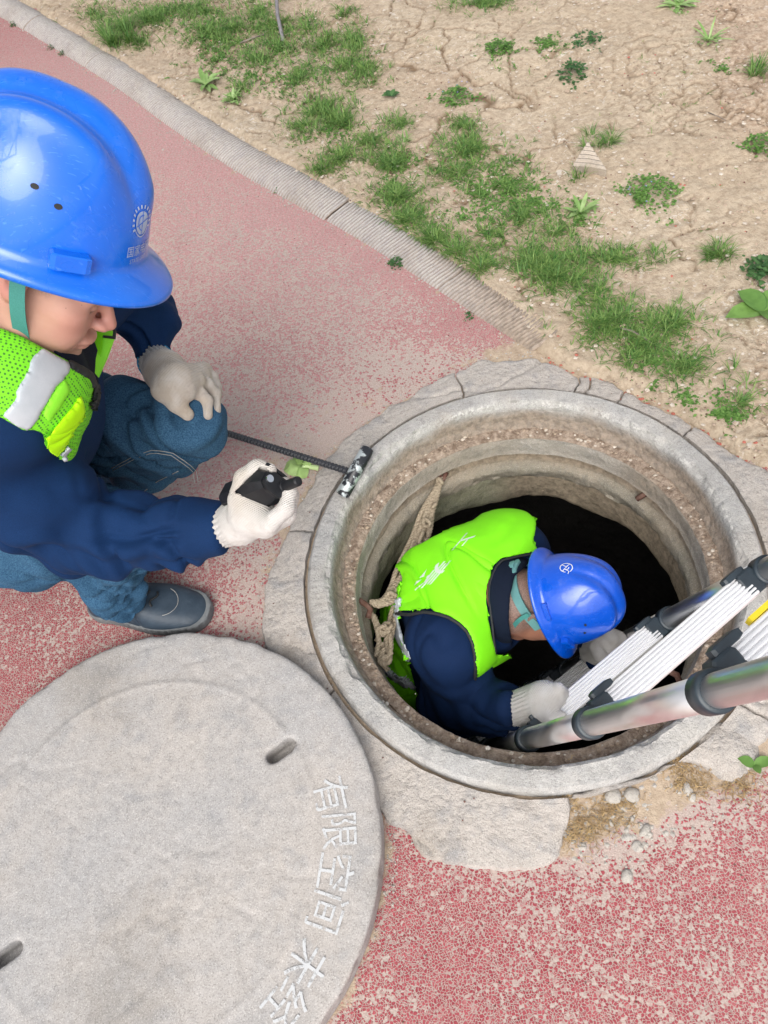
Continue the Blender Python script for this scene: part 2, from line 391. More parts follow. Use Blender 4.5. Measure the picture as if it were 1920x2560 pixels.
cov = blobs(V, [(80,150,90,80,.80),(250,230,120,60,.80),(420,330,120,40,.85),(640,470,140,35,.78),(860,600,130,35,.70),(1020,700,80,30,.62),
    (350,360,120,100,.62),(560,560,150,100,.40),(620,700,170,90,.30),(800,650,100,60,.34),(900,720,80,40,.50),(520,780,120,60,.36),(650,850,120,60,.25),(540,900,80,60,.26),
    (860,780,120,30,.12),(620,960,70,70,.05),(720,880,80,50,.05),(450,980,120,60,.30),(430,1080,80,40,.22),(540,1290,60,80,.14),(430,1240,60,50,.52),(100,1400,180,90,.60),(0,1500,80,80,.62),
    (1050,2050,220,160,.66),(1200,2150,250,100,.66),(900,1950,120,60,.60),(1400,1900,120,70,.50),(1320,1800,90,50,.10),(1450,1780,60,50,.25),(1600,1750,70,70,.58),(1550,2050,150,200,.60),(1300,1850,60,40,.25),(1250,1650,100,60,0.)], .55)
dirt = blobs(V, [(1380,1620,170,70,.95),(1500,1560,120,60,1.),(1300,1710,110,60,.85),(1220,1850,50,50,.5),(1400,1690,80,60,.8),(1650,1560,90,60,.9),(1500,1660,120,40,.75),(1130,770,110,25,.9),(1000,750,80,30,.3),
    (700,960,60,90,.35),(590,1150,30,160,.5),(540,1330,50,50,.3),(800,860,90,30,.35),(1000,2000,300,90,0),(1300,2000,250,120,0),(600,600,300,200,.0),(1600,1800,80,60,.1)], .05)
pink = blobs(V, [(300,280,300,150,1.),(500,500,250,120,1.),(700,620,200,100,.9),(950,680,120,60,.5),(500,760,200,80,.7),(560,900,120,90,.8),(400,1000,150,90,.8),(100,1400,150,150,0),(1100,2000,400,300,0)], .2)
d2 = np.min(np.stack([np.hypot(V[:,0]-x, V[:,1]-y) for x, y in kline[::8]]), 0)
dirt = np.maximum(dirt, .75*np.clip(1-d2/.022, 0, 1)); dl_ = np.hypot(V[:,0]+.838, V[:,1]+.400)-.429; dirt = np.maximum(dirt, .62*np.clip(1-dl_/.03, 0, 1)); cov = cov+.16*np.clip(1-d2/.20, 0, 1)
rc = np.hypot(V[:,0], V[:,1]); dirt = np.maximum(dirt, np.clip(1.3-(rc-.5)/.035*.5, 0, 1)); cov = cov*(1-.6*np.clip(1-(rc-.55)/.10, 0, 1))
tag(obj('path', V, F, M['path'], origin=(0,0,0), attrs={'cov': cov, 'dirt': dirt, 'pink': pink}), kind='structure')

# soil bed, with carved drying cracks
def cracks(V, cell, warp, seed):
    P = V[:,:2]/cell; W_ = np.stack([fbm(V, 1/cell*1.3, 3, seed), fbm(V, 1/cell*1.3, 3, seed+9)], 1)*warp; P = P+W_
    I = np.floor(P).astype(np.int64); r = np.random.default_rng(seed); tab = r.random((4096, 2))
    d1 = np.full(len(V), 9.); d2_ = np.full(len(V), 9.)
    for dx in (-1,0,1):
        for dy in (-1,0,1):
            J = I+[dx, dy]; c = J+tab[((J[:,0]*7919) ^ (J[:,1]*104729)) & 4095]; d = np.hypot(*(P-c).T)
            m = d < d1; d2_ = np.where(m, d1, np.minimum(d2_, d)); d1 = np.where(m, d, d1)
    return (d2_-d1)*cell*.5
soil_poly = np.vstack([(lambda L_: L_+np.stack([-np.gradient(L_, axis=0)[:,1], np.gradient(L_, axis=0)[:,0]], 1)/np.linalg.norm(np.gradient(L_, axis=0), axis=1)[:,None]*np.linspace(.108, .080, len(L_))[:,None])(smooth_line(kl, 18, 2)[:-1]), [Q(x_,y_,.0)[:2] for x_,y_ in ((1230,800),(1300,822),(1360,850),(1450,895),(1530,945),(1600,990),(1700,1045),(1850,1120),(2100,1200))]+[[9,-.4],[9,9],[-3,9]]])
def soil_h(V):
    sd = -poly_sd(soil_poly, V[:,0], V[:,1])
    edge = .03*fbm(V, 9, 3, 5)+.012*fbm(V, 40, 2, 6)
    spill = .022*np.exp(-((V[:,0]-.16)**2+(V[:,1]-.60)**2)/.05)
    h = -.045+.075*sstep(-.035, .03, sd+edge*.6+spill)+.016*fbm(V, 5, 4, 2)+.006*fbm(V, 38, 4, 4)
    return h+.012*sstep(.1, 1.2, sd), sd
GR = [(330,40,60,30,110),(200,30,50,22,30),(600,60,70,40,60),(740,140,50,50,40),(450,70,60,40,60),(250,60,50,30,40),(400,20,60,22,50),(500,60,60,30,40),(560,130,60,30,40),(520,190,30,15,16),(660,60,50,30,30),(300,90,30,18,30),(440,25,60,30,30),(560,25,50,30,40),(600,100,60,30,50),(650,165,45,35,50),(700,95,40,30,40),(765,90,35,50,60),(785,150,35,40,50),(745,30,30,20,12),(1045,8,70,14,60),(480,90,60,60,40),
 (700,235,50,28,60),(660,275,40,25,40),(725,260,45,25,40),(860,270,30,14,22),(800,305,40,20,36),(735,340,45,20,44),(700,368,30,14,24),(850,352,45,30,60),(1005,272,35,20,25),(1010,325,60,40,85),(985,372,45,30,40),
 (855,425,55,30,60),(885,475,50,30,60),(940,520,50,24,44),(900,520,35,25,30),(990,545,40,20,30),(1040,575,32,16,26),(1090,400,70,40,45),(1060,510,60,50,35),(1130,470,50,40,30),
 (1145,560,50,35,55),(1200,600,50,28,50),(1180,575,50,40,40),(1330,560,55,20,40),(1250,600,30,20,15),(1290,640,40,30,30),(1300,700,50,35,60),(1340,680,35,40,35),(1400,745,55,30,45),(1450,700,60,28,52),(1470,790,45,30,36),(1370,770,30,25,18),(1250,560,60,40,24),(1200,500,60,40,30),(1600,870,40,30,10)]
def soil_sheet(x0, x1, y0, y1, h, seed=0):
    V, F = sheet(x0, x1, y0, y1, h)
    H_, sd = soil_h(V); V[:,2] = H_
    c1 = cracks(V, .17, .75, 11); c2 = cracks(V, .07, .6, 12)
    gate = sstep(.50, .66, vn(V, 4.6, 3)); g2 = sstep(.52, .66, vn(V, 3.3, 8)); w1 = .0012+.0022*vn(V, 9, 5)
    k1 = np.clip(1-c1/(w1+h*.45), 0, 1)*np.maximum(gate, .12); k2 = np.clip(1-c2/(.0006+h*.42), 0, 1)*g2*.7
    k = np.maximum(k1, k2)*sstep(.0, .06, sd); V[:,2] -= .010*k
    lit = sstep(.50, .68, vn(V, 2.0, 21))*.6; p2, _ = PR(V)
    for gx, gy, rx, ry, n_ in GR: lit = np.maximum(lit, .75*np.exp(-((p2[:,0]-gx)/rx)**2/1.6-((p2[:,1]-gy)/ry)**2/1.6)*(.5+vn(V, 22, 9)))
    return V, F, sd, k, lit
V, F, sd, k, lit = soil_sheet(-1.15, 1.75, .12, 3.1, .0065)
F = F[(sd[F].max(1) > -.12)]; F = circ_hole(V, F, .50)
tag(obj('soil', V, F, M['soil'], origin=(0,0,0), attrs={'crack': np.clip(k*1.1, 0, 1), 'litter': lit}), kind='structure')
V, F, sd, k, lit = soil_sheet(-3.2, 5.2, -.6, 6.2, .06); V[:,2] -= .008
c = V[F].mean(1); F = F[(sd[F].max(1) > 0) & ~((c[:,0] > -1.12) & (c[:,0] < 1.72) & (c[:,1] > .15) & (c[:,1] < 3.07))]
tag(obj('far_soil', V, F, M['soil'], origin=(0,0,0), attrs={'crack': k*0, 'litter': lit}), kind='structure')
_gv, _ = sheet(-2.2, 2.6, -1.6, 3.8, .02); _nx, _ny = len(np.arange(-2.2, 2.62, .02)), len(np.arange(-1.6, 3.82, .02)); _gh, _gs = soil_h(_gv); _gh = _gh.reshape(_nx, -1); _gs = _gs.reshape(_nx, -1)
def _look(G_, x, y):
    u = min(max((x+2.2)/.02, 0), G_.shape[0]-1.001); v = min(max((y+1.6)/.02, 0), G_.shape[1]-1.001); i, j = int(u), int(v); a, b = u-i, v-j
    return float(G_[i,j]*(1-a)*(1-b)+G_[i+1,j]*a*(1-b)+G_[i,j+1]*(1-a)*b+G_[i+1,j+1]*a*b)
def soil_z(x, y): return _look(_gh, x, y)
def ground_z(x, y): return max(soil_z(x, y), 0.0)

# kerb: ribbed edging stones laid along a curve
kerb = empty('kerb', kline[200].tolist()+[0]); kerb['kind'] = 'structure'
s = np.r_[0, np.cumsum(np.linalg.norm(np.diff(kline, axis=0), axis=1))]
def kpt(t):
    p = np.array([np.interp(t, s, kline[:,k_]) for k_ in range(2)]); q = np.array([np.interp(t+.01, s, kline[:,k_]) for k_ in range(2)])-p
    q /= np.linalg.norm(q)+1e-9; return p, q, np.array([-q[1], q[0]])
KW = .125
joints = []; t = .05
while t < s[-1]-.06: joints.append(t); t += .47+.03*random.random()
joints.append(s[-1]-.03)
kn = 0
for t0, t1 in zip(joints[:-1], joints[1:]):
    t0 += .002; t1 -= .002; nr = int(round((t1-t0)/.0115)); m = nr*4+1; npf = 15
    U = np.linspace(t0, t1, m); Vk = []; dz = random.uniform(-.003, .003)
    for i, u in enumerate(U):
        p, q, nrm_ = kpt(u); ph = (i % 4); rib = -.0062 if ph == 0 else (0.0 if ph in (1, 3) else .0008)
        if i in (0, m-1): rib = -.006
        lean = .026
        for j in range(npf):
            x = j/(npf-1); prof = .036*math.sin(math.pi*min(max(x, 0), 1))**.62; rr_ = rib if .03 < x < .97 else 0
            off = (x-.0)*KW; shift = lean*math.sin(math.pi*x)
            z = prof+rr_-.004
            pp = p+nrm_*off*1.0+q*shift
            Vk.append((pp[0], pp[1], z+dz))
        Vk.append((p+nrm_*KW)[0:2].tolist()+[-.05]); Vk.append(p.tolist()+[-.05])
    Vk = np.array(Vk); npf2 = npf+2
    jit = fbm(Vk, 60, 2, kn); Vk[:,2] += .0016*jit
    Fk = grid_faces(m, npf2, True)[:, ::-1].tolist(); Fk += [list(range(npf2)), [(m-1)*npf2+k_ for k_ in range(npf2)][::-1]]
    gro = np.repeat(np.arange(m) % 4 == 0, npf2)  # groove shade painted in through the dirt mask so the ribs stand out
    dd = gro*1.0+sstep(.55, .95, (Vk[:,0]-(-.30))/.5)*.9+.5*np.clip(vn(Vk, 14, 4)-.5, 0, 1)
    ks = obj('kerbstone', Vk, Fk, M['kerb'], kerb, False, {'dirt': np.clip(dd, 0, 1)}); kn += 1

# ------------------------------------------------------------------ manhole
well = empty('manhole_shaft', (0,0,0), 'open round concrete manhole shaft with stepped rings, sunk beside the kerb', 'manhole')
NA = 720; A_ = np.linspace(0, 2*np.pi, NA, endpoint=False)
def lathe(name, prof, mat, amp=.002, sc=30, seed=0, parent=well, edge=None, dirt=None, closed=False):
    prof = np.asarray(prof, float); P2 = []
    for i in range(len(prof)-1):
        n_ = max(1, int(np.linalg.norm(prof[i+1]-prof[i])/.007)); P2 += [prof[i]+(prof[i+1]-prof[i])*k_/n_ for k_ in range(n_)]
    P2.append(prof[-1]); P2 = np.array(P2)
    R_, Z_ = P2[:,0][:,None], P2[:,1][:,None]
    V = np.stack([R_*np.cos(A_), R_*np.sin(A_), Z_+0*A_], -1).reshape(-1, 3)
    rad = V[:,:2]/np.linalg.norm(V[:,:2], axis=1, keepdims=True)
    n1 = fbm(V, sc, 4, seed); n2 = fbm(V, sc*1.0, 4, seed+50)
    V[:,:2] += rad*(amp*n1)[:,None]; V[:,2] += amp*n2
    if edge is not None: V = edge(V, rad)
    F = grid_faces(len(P2), NA, True)
    r_ = np.hypot(V[:,0], V[:,1])
    return obj(name, V, F, mat, parent, 2, {'pale': np.exp(-((r_-RI-.001)/.007)**2)*sstep(.012, .024, V[:,2]), 'dirt': dirt(V) if dirt else np.zeros(len(V))}, origin=(0,0,0))
def chip(r0, z0, w, amp, seed, sign=1):
    def f(V, rad):
        r = np.hypot(V[:,0], V[:,1]); d = np.exp(-(((r-r0)/w)**2+((V[:,2]-z0)/w)**2))
        k_ = np.clip(fbm(V, 28, 4, seed)+.15, 0, 1)*d; V[:,:2] += rad*(sign*amp*k_)[:,None]; V[:,2] -= amp*.8*k_; return V
    return f
lathe('top_ring', [(RO+.004,-.12),(RO,.0),(RO-.002,ZR-.010),(RO-.009,ZR-.001),(RO-.02,ZR),(RI+.009,ZR+.001),(RI+.003,ZR-.004),(RI,ZR-.012),(RI-.006,-.030),(RI-.016,-.048),(RI-.02,-.08)],
      M['ring'], .0014, 34, 1, edge=chip(RI, ZR, .012, .018, 4),
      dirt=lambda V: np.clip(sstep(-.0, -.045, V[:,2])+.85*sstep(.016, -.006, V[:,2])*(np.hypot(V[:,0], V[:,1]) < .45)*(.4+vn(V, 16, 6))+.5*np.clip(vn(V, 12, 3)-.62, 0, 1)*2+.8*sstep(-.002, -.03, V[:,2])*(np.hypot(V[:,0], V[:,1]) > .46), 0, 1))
nl = N('ledge_dirt'); f_ = nl.noise(70, 5, .7)
M['ledge'] = nl.done(nl.mix(nl.mr(f_, .36, .62), (.50,.40,.32), (.24,.175,.13)), .95, nl.bump(nl.noise(150, 4, .7), .9, .006, nl.bump(f_, .8, .01)), .15)
def ledge_edge(V, rad):
    r = np.hypot(V[:,0], V[:,1]); m = sstep(.382, .395, r)*sstep(.425, .41, r)
    V[:,2] += m*(.009*np.abs(fbm(V, 30, 4, 31))+.006*fbm(V, 80, 3, 32)); return V
lathe('seat_ledge', [(.423,-.058),(.412,-.048),(.400,-.049),(.388,-.050),(.384,-.053)], M['ledge'], .002, 60, 3, edge=ledge_edge)
mw_ = lambda nm, a, b, c: m_concrete(nm, a, b, c, 1.2, .8, (.34,.27,.20))
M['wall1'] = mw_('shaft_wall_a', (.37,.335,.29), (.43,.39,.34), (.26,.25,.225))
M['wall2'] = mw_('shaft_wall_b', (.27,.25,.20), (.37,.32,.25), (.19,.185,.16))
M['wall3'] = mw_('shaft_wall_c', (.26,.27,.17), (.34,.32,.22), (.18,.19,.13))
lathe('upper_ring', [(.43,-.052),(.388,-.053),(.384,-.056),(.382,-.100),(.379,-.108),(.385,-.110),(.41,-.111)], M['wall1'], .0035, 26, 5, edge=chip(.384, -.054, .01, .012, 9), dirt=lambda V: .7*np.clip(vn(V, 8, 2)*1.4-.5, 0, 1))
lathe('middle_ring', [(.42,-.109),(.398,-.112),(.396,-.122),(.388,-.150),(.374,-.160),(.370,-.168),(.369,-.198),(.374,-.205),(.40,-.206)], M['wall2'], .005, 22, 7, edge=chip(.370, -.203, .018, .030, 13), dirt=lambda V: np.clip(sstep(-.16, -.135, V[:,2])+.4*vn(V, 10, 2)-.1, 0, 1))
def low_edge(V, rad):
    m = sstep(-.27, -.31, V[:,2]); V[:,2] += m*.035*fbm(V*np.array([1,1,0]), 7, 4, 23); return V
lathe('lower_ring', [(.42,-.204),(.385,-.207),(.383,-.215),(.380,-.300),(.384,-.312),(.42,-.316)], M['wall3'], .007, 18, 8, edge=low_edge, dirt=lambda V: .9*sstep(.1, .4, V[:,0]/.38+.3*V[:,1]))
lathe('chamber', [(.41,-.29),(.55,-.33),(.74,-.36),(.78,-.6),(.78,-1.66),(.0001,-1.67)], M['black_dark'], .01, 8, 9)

# mortar collar in broken slabs
CO = [(1140,765),(1200,783),(1232,803),(1290,806),(1350,838),(1440,882),(1520,930),(1600,985),(1700,1040),(1800,1150),(1830,1300),(1800,1450),(1700,1560),(1640,1622),(1560,1655),(1480,1640),(1400,1660),(1300,1690),(1235,1722),(1238,1800),(1190,1868),(1130,1890),(1060,1892),(990,1880),(940,1862),(905,1830),(870,1790),(830,1770),(800,1735),(700,1640),(600,1500),(566,1400),(566,1300),(590,1200),(635,1105),(690,1010),(745,950),(800,900),(870,858),(950,808),(1010,783)]
co = np.array([Q(x, y, .012)[:2] for x, y in CO]); coa = np.arctan2(co[:,1], co[:,0]); cor = np.hypot(*co.T); o_ = np.argsort(coa); coa, cor = coa[o_], cor[o_]
def corad(th): return np.interp(th, np.r_[coa[-1]-2*np.pi, coa, coa[0]+2*np.pi], np.r_[cor[-1], cor, cor[0]])
def az_(x, y): p = Q(x, y, .012); return math.atan2(p[1], p[0])
cuts = sorted([az_(1238,835), az_(1262,840), az_(1335,858), az_(1480,930), az_(1690,1200), az_(1660,1560), az_(1235,1740), az_(700,1500), az_(655,1150), az_(985,812)])
collar = empty('mortar_collar', (0,0,0), 'cracked pale mortar collar in broken slabs around the manhole ring', 'mortar collar')
def mortar_piece(a0, a1, i):
    na = max(6, int((a1-a0)*.55/.006)); nr = 34
    TH = np.r_[a0, a0+1e-5, a0+.004, np.linspace(a0, a1, na)[1:-1], a1-.004, a1-1e-5, a1]; na = len(TH); Rr = np.r_[0, 1e-5, .02, np.linspace(0, 1, nr)[1:-1], .98, 1-1e-5, 1]; nr = len(Rr); th, rr_ = np.meshgrid(TH, Rr, indexing='ij')
    r1 = corad(TH)+.018*fbm(np.stack([np.cos(TH), np.sin(TH), 0*TH], 1), 12, 5, 3); r0 = RO+.006+.003*vn(np.stack([np.cos(TH), np.sin(TH), 0*TH], 1), 20, 7)
    r = r0[:,None]+(r1-r0)[:,None]*rr_
    jag0 = .026*fbm(np.stack([r, r*0+math.cos(a0)*9, 0*r], -1), 14, 4, 77); jag1 = .026*fbm(np.stack([r, r*0+math.cos(a1)*9, 0*r], -1), 14, 4, 77)
    u = (th-a0)/(a1-a0); g = .0009
    thj = th+(jag0+g/1.)/r*(1-u)+(jag1-g)/r*u
    ed = np.minimum(np.minimum(u, 1-u)*(a1-a0)*r, (1-rr_)*(r1-r0)[:,None])
    X = r*np.cos(thj); Y = r*np.sin(thj); P3 = np.stack([X, Y, 0*X], -1)
    top = .017+.0055*fbm(P3, 9, 4, 2)-.005*np.exp(-(fbm(P3, 5, 4, 61)/.028)**2)*(vn(P3, 4, 5) > .42)+.0012*fbm(P3, 60, 3, 3)-.009*rr_**2
    tilt = ((i*37) % 7-3)*.0006; Z = top+tilt-.010*np.exp(-(np.minimum(u,1-u)*(a1-a0)*r/.0016)**2)-.016*np.exp(-(((1-rr_)*(r1-r0)[:,None])/.004)**2)
    Z[0,:] = -.03; Z[-1,:] = -.03; Z[:,-1] = -.03; Z[:,0] = np.minimum(Z[:,0], -.01)
    V = np.stack([X, Y, Z], -1).reshape(-1, 3)
    obj('slab', V, grid_faces(na, nr)[:, ::-1], M['mortar'], collar, 2)
for i in range(len(cuts)):
    a0 = cuts[i]; a1 = cuts[(i+1) % len(cuts)]+(2*np.pi if i == len(cuts)-1 else 0)
    if i == len(cuts)-1: pass
    mid = (a0+a1)/2; mm = math.atan2(math.sin(mid), math.cos(mid))
    mortar_piece(a0, a1, i) if a1 <= math.pi+4 else None

# lid
LC = np.array([-.838, -.400]); LR = .429; LZ = .060
hc = Q(606, 1620, LZ)[:2]; hd = Q(630, 1603, LZ)[:2]-Q(582, 1637, LZ)[:2]; hl = np.linalg.norm(hd)/2; hd /= np.linalg.norm(hd)
hc2 = 2*LC-hc
def lid_sdf(P):
    r = np.hypot(P[...,0]-LC[0], P[...,1]-LC[1]); d = smax(r-LR, np.abs(P[...,2]-LZ/2)-LZ/2, .006)
    for hcc in (hc, hc2):
        q = P[...,:2]-hcc; t = np.clip(q @ hd, -hl*.75, hl*.75); dh = np.linalg.norm(q-t[...,None]*hd, axis=-1)-.0135
        dh = np.where(P[...,2] < .012, 9, dh); d = smax(d, -dh, .004)
    return d
def lid_disp(V, Nn):
    r = np.hypot(V[:,0]-LC[0], V[:,1]-LC[1])
    ridge = .0022*np.exp(-((r-.315+.006*fbm(V, 3, 2, 1))/.004)**2)-.0012*sstep(.315, .33, r)
    chipd = -.009*np.clip(fbm(V, 20, 4, 8), 0, 1)*np.exp(-((r-LR)/.014)**2)
    scr = -.0022*np.exp(-(fbm(V, 3.2, 4, 5)/.010)**2)*(vn(V, 5, 9) > .5)-.004*(vn(V, 95, 31) > .93)
    return ridge*(Nn[:,2] > .5)+chipd+.0005*fbm(V, 30, 3, 2)+scr
lid = empty('manhole_cover', (LC[0], LC[1], 0), 'round grey concrete manhole lid lying on the red path, white stencilled characters near its rim', 'manhole cover')
sdf_obj('disc', lid_sdf, (LC[0]-LR-.02, LC[1]-LR-.02, -.012), (LC[0]+LR+.02, LC[1]+LR+.02, LZ+.016), .0052, M['lid'], lid, disp=lid_disp, sm=1)
n = N('stencil_paint'); wf = n.math('MULTIPLY', n.mr(n.noise(60, 5, .75), .36, .50), .92); n.done((.56,.57,.58), .9, None, .1)
tr_ = n.n('ShaderNodeBsdfTransparent'); mx = n.n('ShaderNodeMixShader'); n.l(wf, mx.inputs[0]); n.l(tr_.outputs[0], mx.inputs[1]); n.l(n.b.outputs[0], mx.inputs[2]); n.l(mx.outputs[0], n.out.inputs[0])
M['stencil'] = n.m
def text_mesh(txt, size=1.0, cuts_=0, off=0.0, space=1.0):
    cu = bpy.data.curves.new('t', 'FONT'); cu.body = txt; cu.size = size; cu.align_x = 'CENTER'; cu.align_y = 'CENTER'; cu.resolution_u = 3; cu.offset = off; cu.space_character = space
    o = bpy.data.objects.new('t', cu); C.objects.link(o); dg = bpy.context.evaluated_depsgraph_get(); dg.update()
    me = bpy.data.meshes.new_from_object(o.evaluated_get(dg)); bpy.data.objects.remove(o)
    bm = bmesh.new(); bm.from_mesh(me); bmesh.ops.triangulate(bm, faces=bm.faces[:])
    for _ in range(cuts_): bmesh.ops.subdivide_edges(bm, edges=[e for e in bm.edges if e.calc_length() > size*.06], cuts=1, use_grid_fill=False); bmesh.ops.triangulate(bm, faces=bm.faces[:])
    V = np.array([v.co[:] for v in bm.verts]); bm.verts.index_update(); F = [[v.index for v in f.verts] for f in bm.faces]; bm.free()
    if len(V): V[:,:2] -= (V[:,:2].max(0)+V[:,:2].min(0))/2
    return V, F
rt = np.linalg.norm(Q(738, 1745, LZ)[:2]-LC)
for ch, x, y in (('有', 716, 1717), ('限', 733, 1796), ('空', 727, 1884), ('间', 706, 1970), ('未', 664, 2085), ('经', 618, 2172)):
    p = Q(x, y, LZ)[:2]; up = p-LC; up /= np.linalg.norm(up); rx = np.array([up[1], -up[0]])
    Vt, Ft = text_mesh(ch, .072, 1); Vt = Vt[:,:1]*rx*.95+Vt[:,1:2]*up*1.0
    Vt = np.c_[p+Vt, np.full(len(Vt), LZ+.0011)]
    obj('stencilled_character', Vt, Ft, M['stencil'], lid, False)
# ------------------------------------------------------------------ plants and litter
def blade(mb, p, az_, L, w, lean, bend, seg=3):
    d = np.array([math.cos(az_), math.sin(az_), 0]); sd = np.array([-d[1], d[0], 0]); V = []
    for i in range(seg+1):
        t = i/seg; a = lean+bend*t; x = L*t*math.sin(a); z = L*t*math.cos(a)
        c = p+d*x+np.array([0,0,z]); ww = w*(1-t)**.7*.5
        if i < seg: V += [c-sd*ww, c+sd*ww]
        else: V.append(c)
    F = [(2*i, 2*i+1, 2*i+3, 2*i+2) for i in range(seg-1)]+[(2*seg-2, 2*seg-1, 2*seg)]
    mb.add(V, F)
def tuft(mb, p, n, L, r, rnd, w=.0026, flat=0.):
    for _ in range(n):
        a = rnd.uniform(0, 6.283); q = p+np.array([math.cos(a), math.sin(a), 0])*r*math.sqrt(rnd.random())
        blade(mb, q, a+rnd.uniform(-.9, .9), L*rnd.uniform(.5, 1.15), w*rnd.uniform(.7, 1.3), rnd.uniform(.05, .55)+flat, rnd.uniform(.2, 1.1))
def leaf(mb, p, az_, pitch, L, w, cup=.2, n=3):
    d = np.array([math.cos(az_)*math.cos(pitch), math.sin(az_)*math.cos(pitch), math.sin(pitch)]); sd = np.array([-math.sin(az_), math.cos(az_), 0]); up = np.cross(d, sd)*-1
    if up[2] < 0: up = -up
    V = []; F = []
    for i in range(n+1):
        t = i/n; ww = w*.5*math.sin(math.pi*min(.08+t*.92, 1))**.7; c = p+d*L*t-np.array([0,0,1])*L*.25*t*t
        V += [c-sd*ww+up*cup*ww, c, c+sd*ww+up*cup*ww]
    for i in range(n): F += [(3*i, 3*i+1, 3*i+4, 3*i+3), (3*i+1, 3*i+2, 3*i+5, 3*i+4)]
    mb.add(V, F)
def leafy(mb, p, R, H, n, size, rnd, stems=None):
    p1, p2, p3 = (rnd.uniform(0, 6.28) for _ in range(3))
    for _ in range(n):
        a = rnd.uniform(0, 6.283); r = R*math.sqrt(rnd.random())*(1+.30*math.sin(2*a+p1)+.24*math.sin(3*a+p2)+.16*math.sin(5*a+p3))*(1.35 if rnd.random() < .08 else 1)
        r = min(r, R*.999) if H > .05 else r; h = H*max(.04, 1-(r/R)**2)*rnd.uniform(.25, 1)
        q = p+np.array([math.cos(a)*r, math.sin(a)*r, h]); sz = size*rnd.uniform(.6, 1.3)
        leaf(mb, q, rnd.uniform(0, 6.283), rnd.uniform(-.1, .6), sz, sz*.75, .25, 2)
def rosette(mb, p, n, L, w, rnd, pitch=.3):
    for i in range(n): leaf(mb, p+np.array([0,0,.004]), i*2.4+rnd.uniform(-.3, .3), rnd.uniform(.5, 1.4)*pitch, L*rnd.uniform(.6, 1.1), w*rnd.uniform(.8, 1.2), .3, 4)
def P_(x, y, dz=0):
    p = Q(x, y, .03); g = ground_z(p[0], p[1]); p = Q(x, y, g); return np.array([p[0], p[1], g+dz-.003])
rnd = random.Random(5)
# mass of short grass and creeping weeds: x, y, rx, ry, tufts
mb = MB()
for x, y, rx, ry, n in GR:
    for _ in range(int(n*2.0)):
        a = rnd.uniform(0, 6.283); q = abs(rnd.gauss(0, .82)); p = P_(x+rx*q*math.cos(a), y+ry*q*math.sin(a))
        tuft(mb, p, rnd.randint(5, 9), rnd.uniform(.024, .050), .012, rnd, .0030, rnd.uniform(0, .5))
dg = MB()
for x, y, rx, ry, n in GR:
    for _ in range(int(n*.6)):
        tuft(dg, P_(x+rnd.gauss(0, rx*.8), y+rnd.gauss(0, ry*.8)), rnd.randint(2, 5), rnd.uniform(.02, .045), .012, rnd, .0018, rnd.uniform(.4, 1.1))
for _ in range(420):
    x, y = rnd.uniform(150, 1659), rnd.uniform(0, 900); p = P_(x, y)
    if _look(_gs, p[0], p[1]) > .04: tuft(mb, p, rnd.randint(2, 6), rnd.uniform(.012, .030), .008, rnd, .0022, rnd.uniform(0, .8))
tag(dg.build('dry_grass', m_leaf('dry_blade', (.36,.30,.17), (.52,.45,.28)), None, True), 'dry straw-coloured blades mixed into the green grass', 'dry grass', kind='stuff')
tag(mb.build('grass', M['grass'], None, True), 'patchy short green grass growing over the dry soil bed', 'grass', kind='stuff')
WD = [(480,120,70,60,150),(430,60,80,40,90),(560,60,60,40,60),(350,20,80,20,60),(540,165,40,25,50),(1185,95,30,22,60),(1090,105,45,25,55),(620,170,60,30,50),(880,350,30,20,20),(1100,400,90,45,150),(1150,440,60,35,110),(1060,450,40,30,40),(1250,470,40,30,40),(1000,470,60,30,40),
      (720,280,60,25,60),(860,400,40,20,30),(1380,720,60,60,40),(1420,780,50,30,40),(1560,895,50,28,60),(1480,858,50,14,40),(600,110,80,50,60),(700,150,50,40,40),(1560,150,30,18,20),(1040,420,40,40,50),(1600,900,50,20,16)]
mb = MB()
for x, y, rx, ry, n in WD:
    for _ in range(int(n*.9)):
        a = rnd.uniform(0, 6.283); q = abs(rnd.gauss(0, .75)); p = P_(x+rx*q*math.cos(a), y+ry*q*math.sin(a))
        leafy(mb, p, .012, .014, rnd.randint(5, 9), .0085, rnd)
tag(mb.build('creeping_weeds', M['weed'], None, True), 'low creeping clover-like weeds spread between the grass on the soil', 'weeds', kind='stuff')
# single plants
def plant(name, label, cat, x, y, fn, mat, group=None, extra=None):
    p = P_(x, y); e = MB(); fn(e, p)
    root = empty(name, p.tolist(), label, cat, group)
    e.build('leaves', M[mat], root, True)
    if extra: extra(root, p)
    return root
def gt(n, L, R, w=.003): return lambda e, p: [tuft(e, p+np.array([rnd.uniform(-R, R), rnd.uniform(-R, R), 0]), n//6, L, .012, rnd, w) for _ in range(6)]
def flowers(k, R, H=.02):
    def f(root, p):
        for _ in range(k):
            a = rnd.uniform(0, 6.283); r = R*math.sqrt(rnd.random()); q = p+np.array([math.cos(a)*r, math.sin(a)*r, H+rnd.uniform(0, .008)]); e = MB()
            for i in range(4): leaf(e, q, i*1.571, .2, .0042, .0042, .2, 1)
            e.build('flower', M['blueflower'], root)
    return f
plant('grass_tuft', 'large thick grass tuft beside the ribbed kerb at the upper left', 'grass tuft', 255, 85, gt(330, .10, .055), 'grass')
plant('grass_tuft', 'dense grass tuft nearest the middle of the kerb, on the upper soil', 'grass tuft', 715, 262, gt(150, .06, .045), 'grass')
plant('grass_tuft', 'dark grass tuft directly behind the ribbed triangular stone', 'grass tuft', 1295, 305, gt(170, .055, .045), 'grass')
plant('grass_tuft', 'grass blades in front of the ribbed triangular stone', 'grass tuft', 1248, 385, gt(50, .05, .02), 'grass')
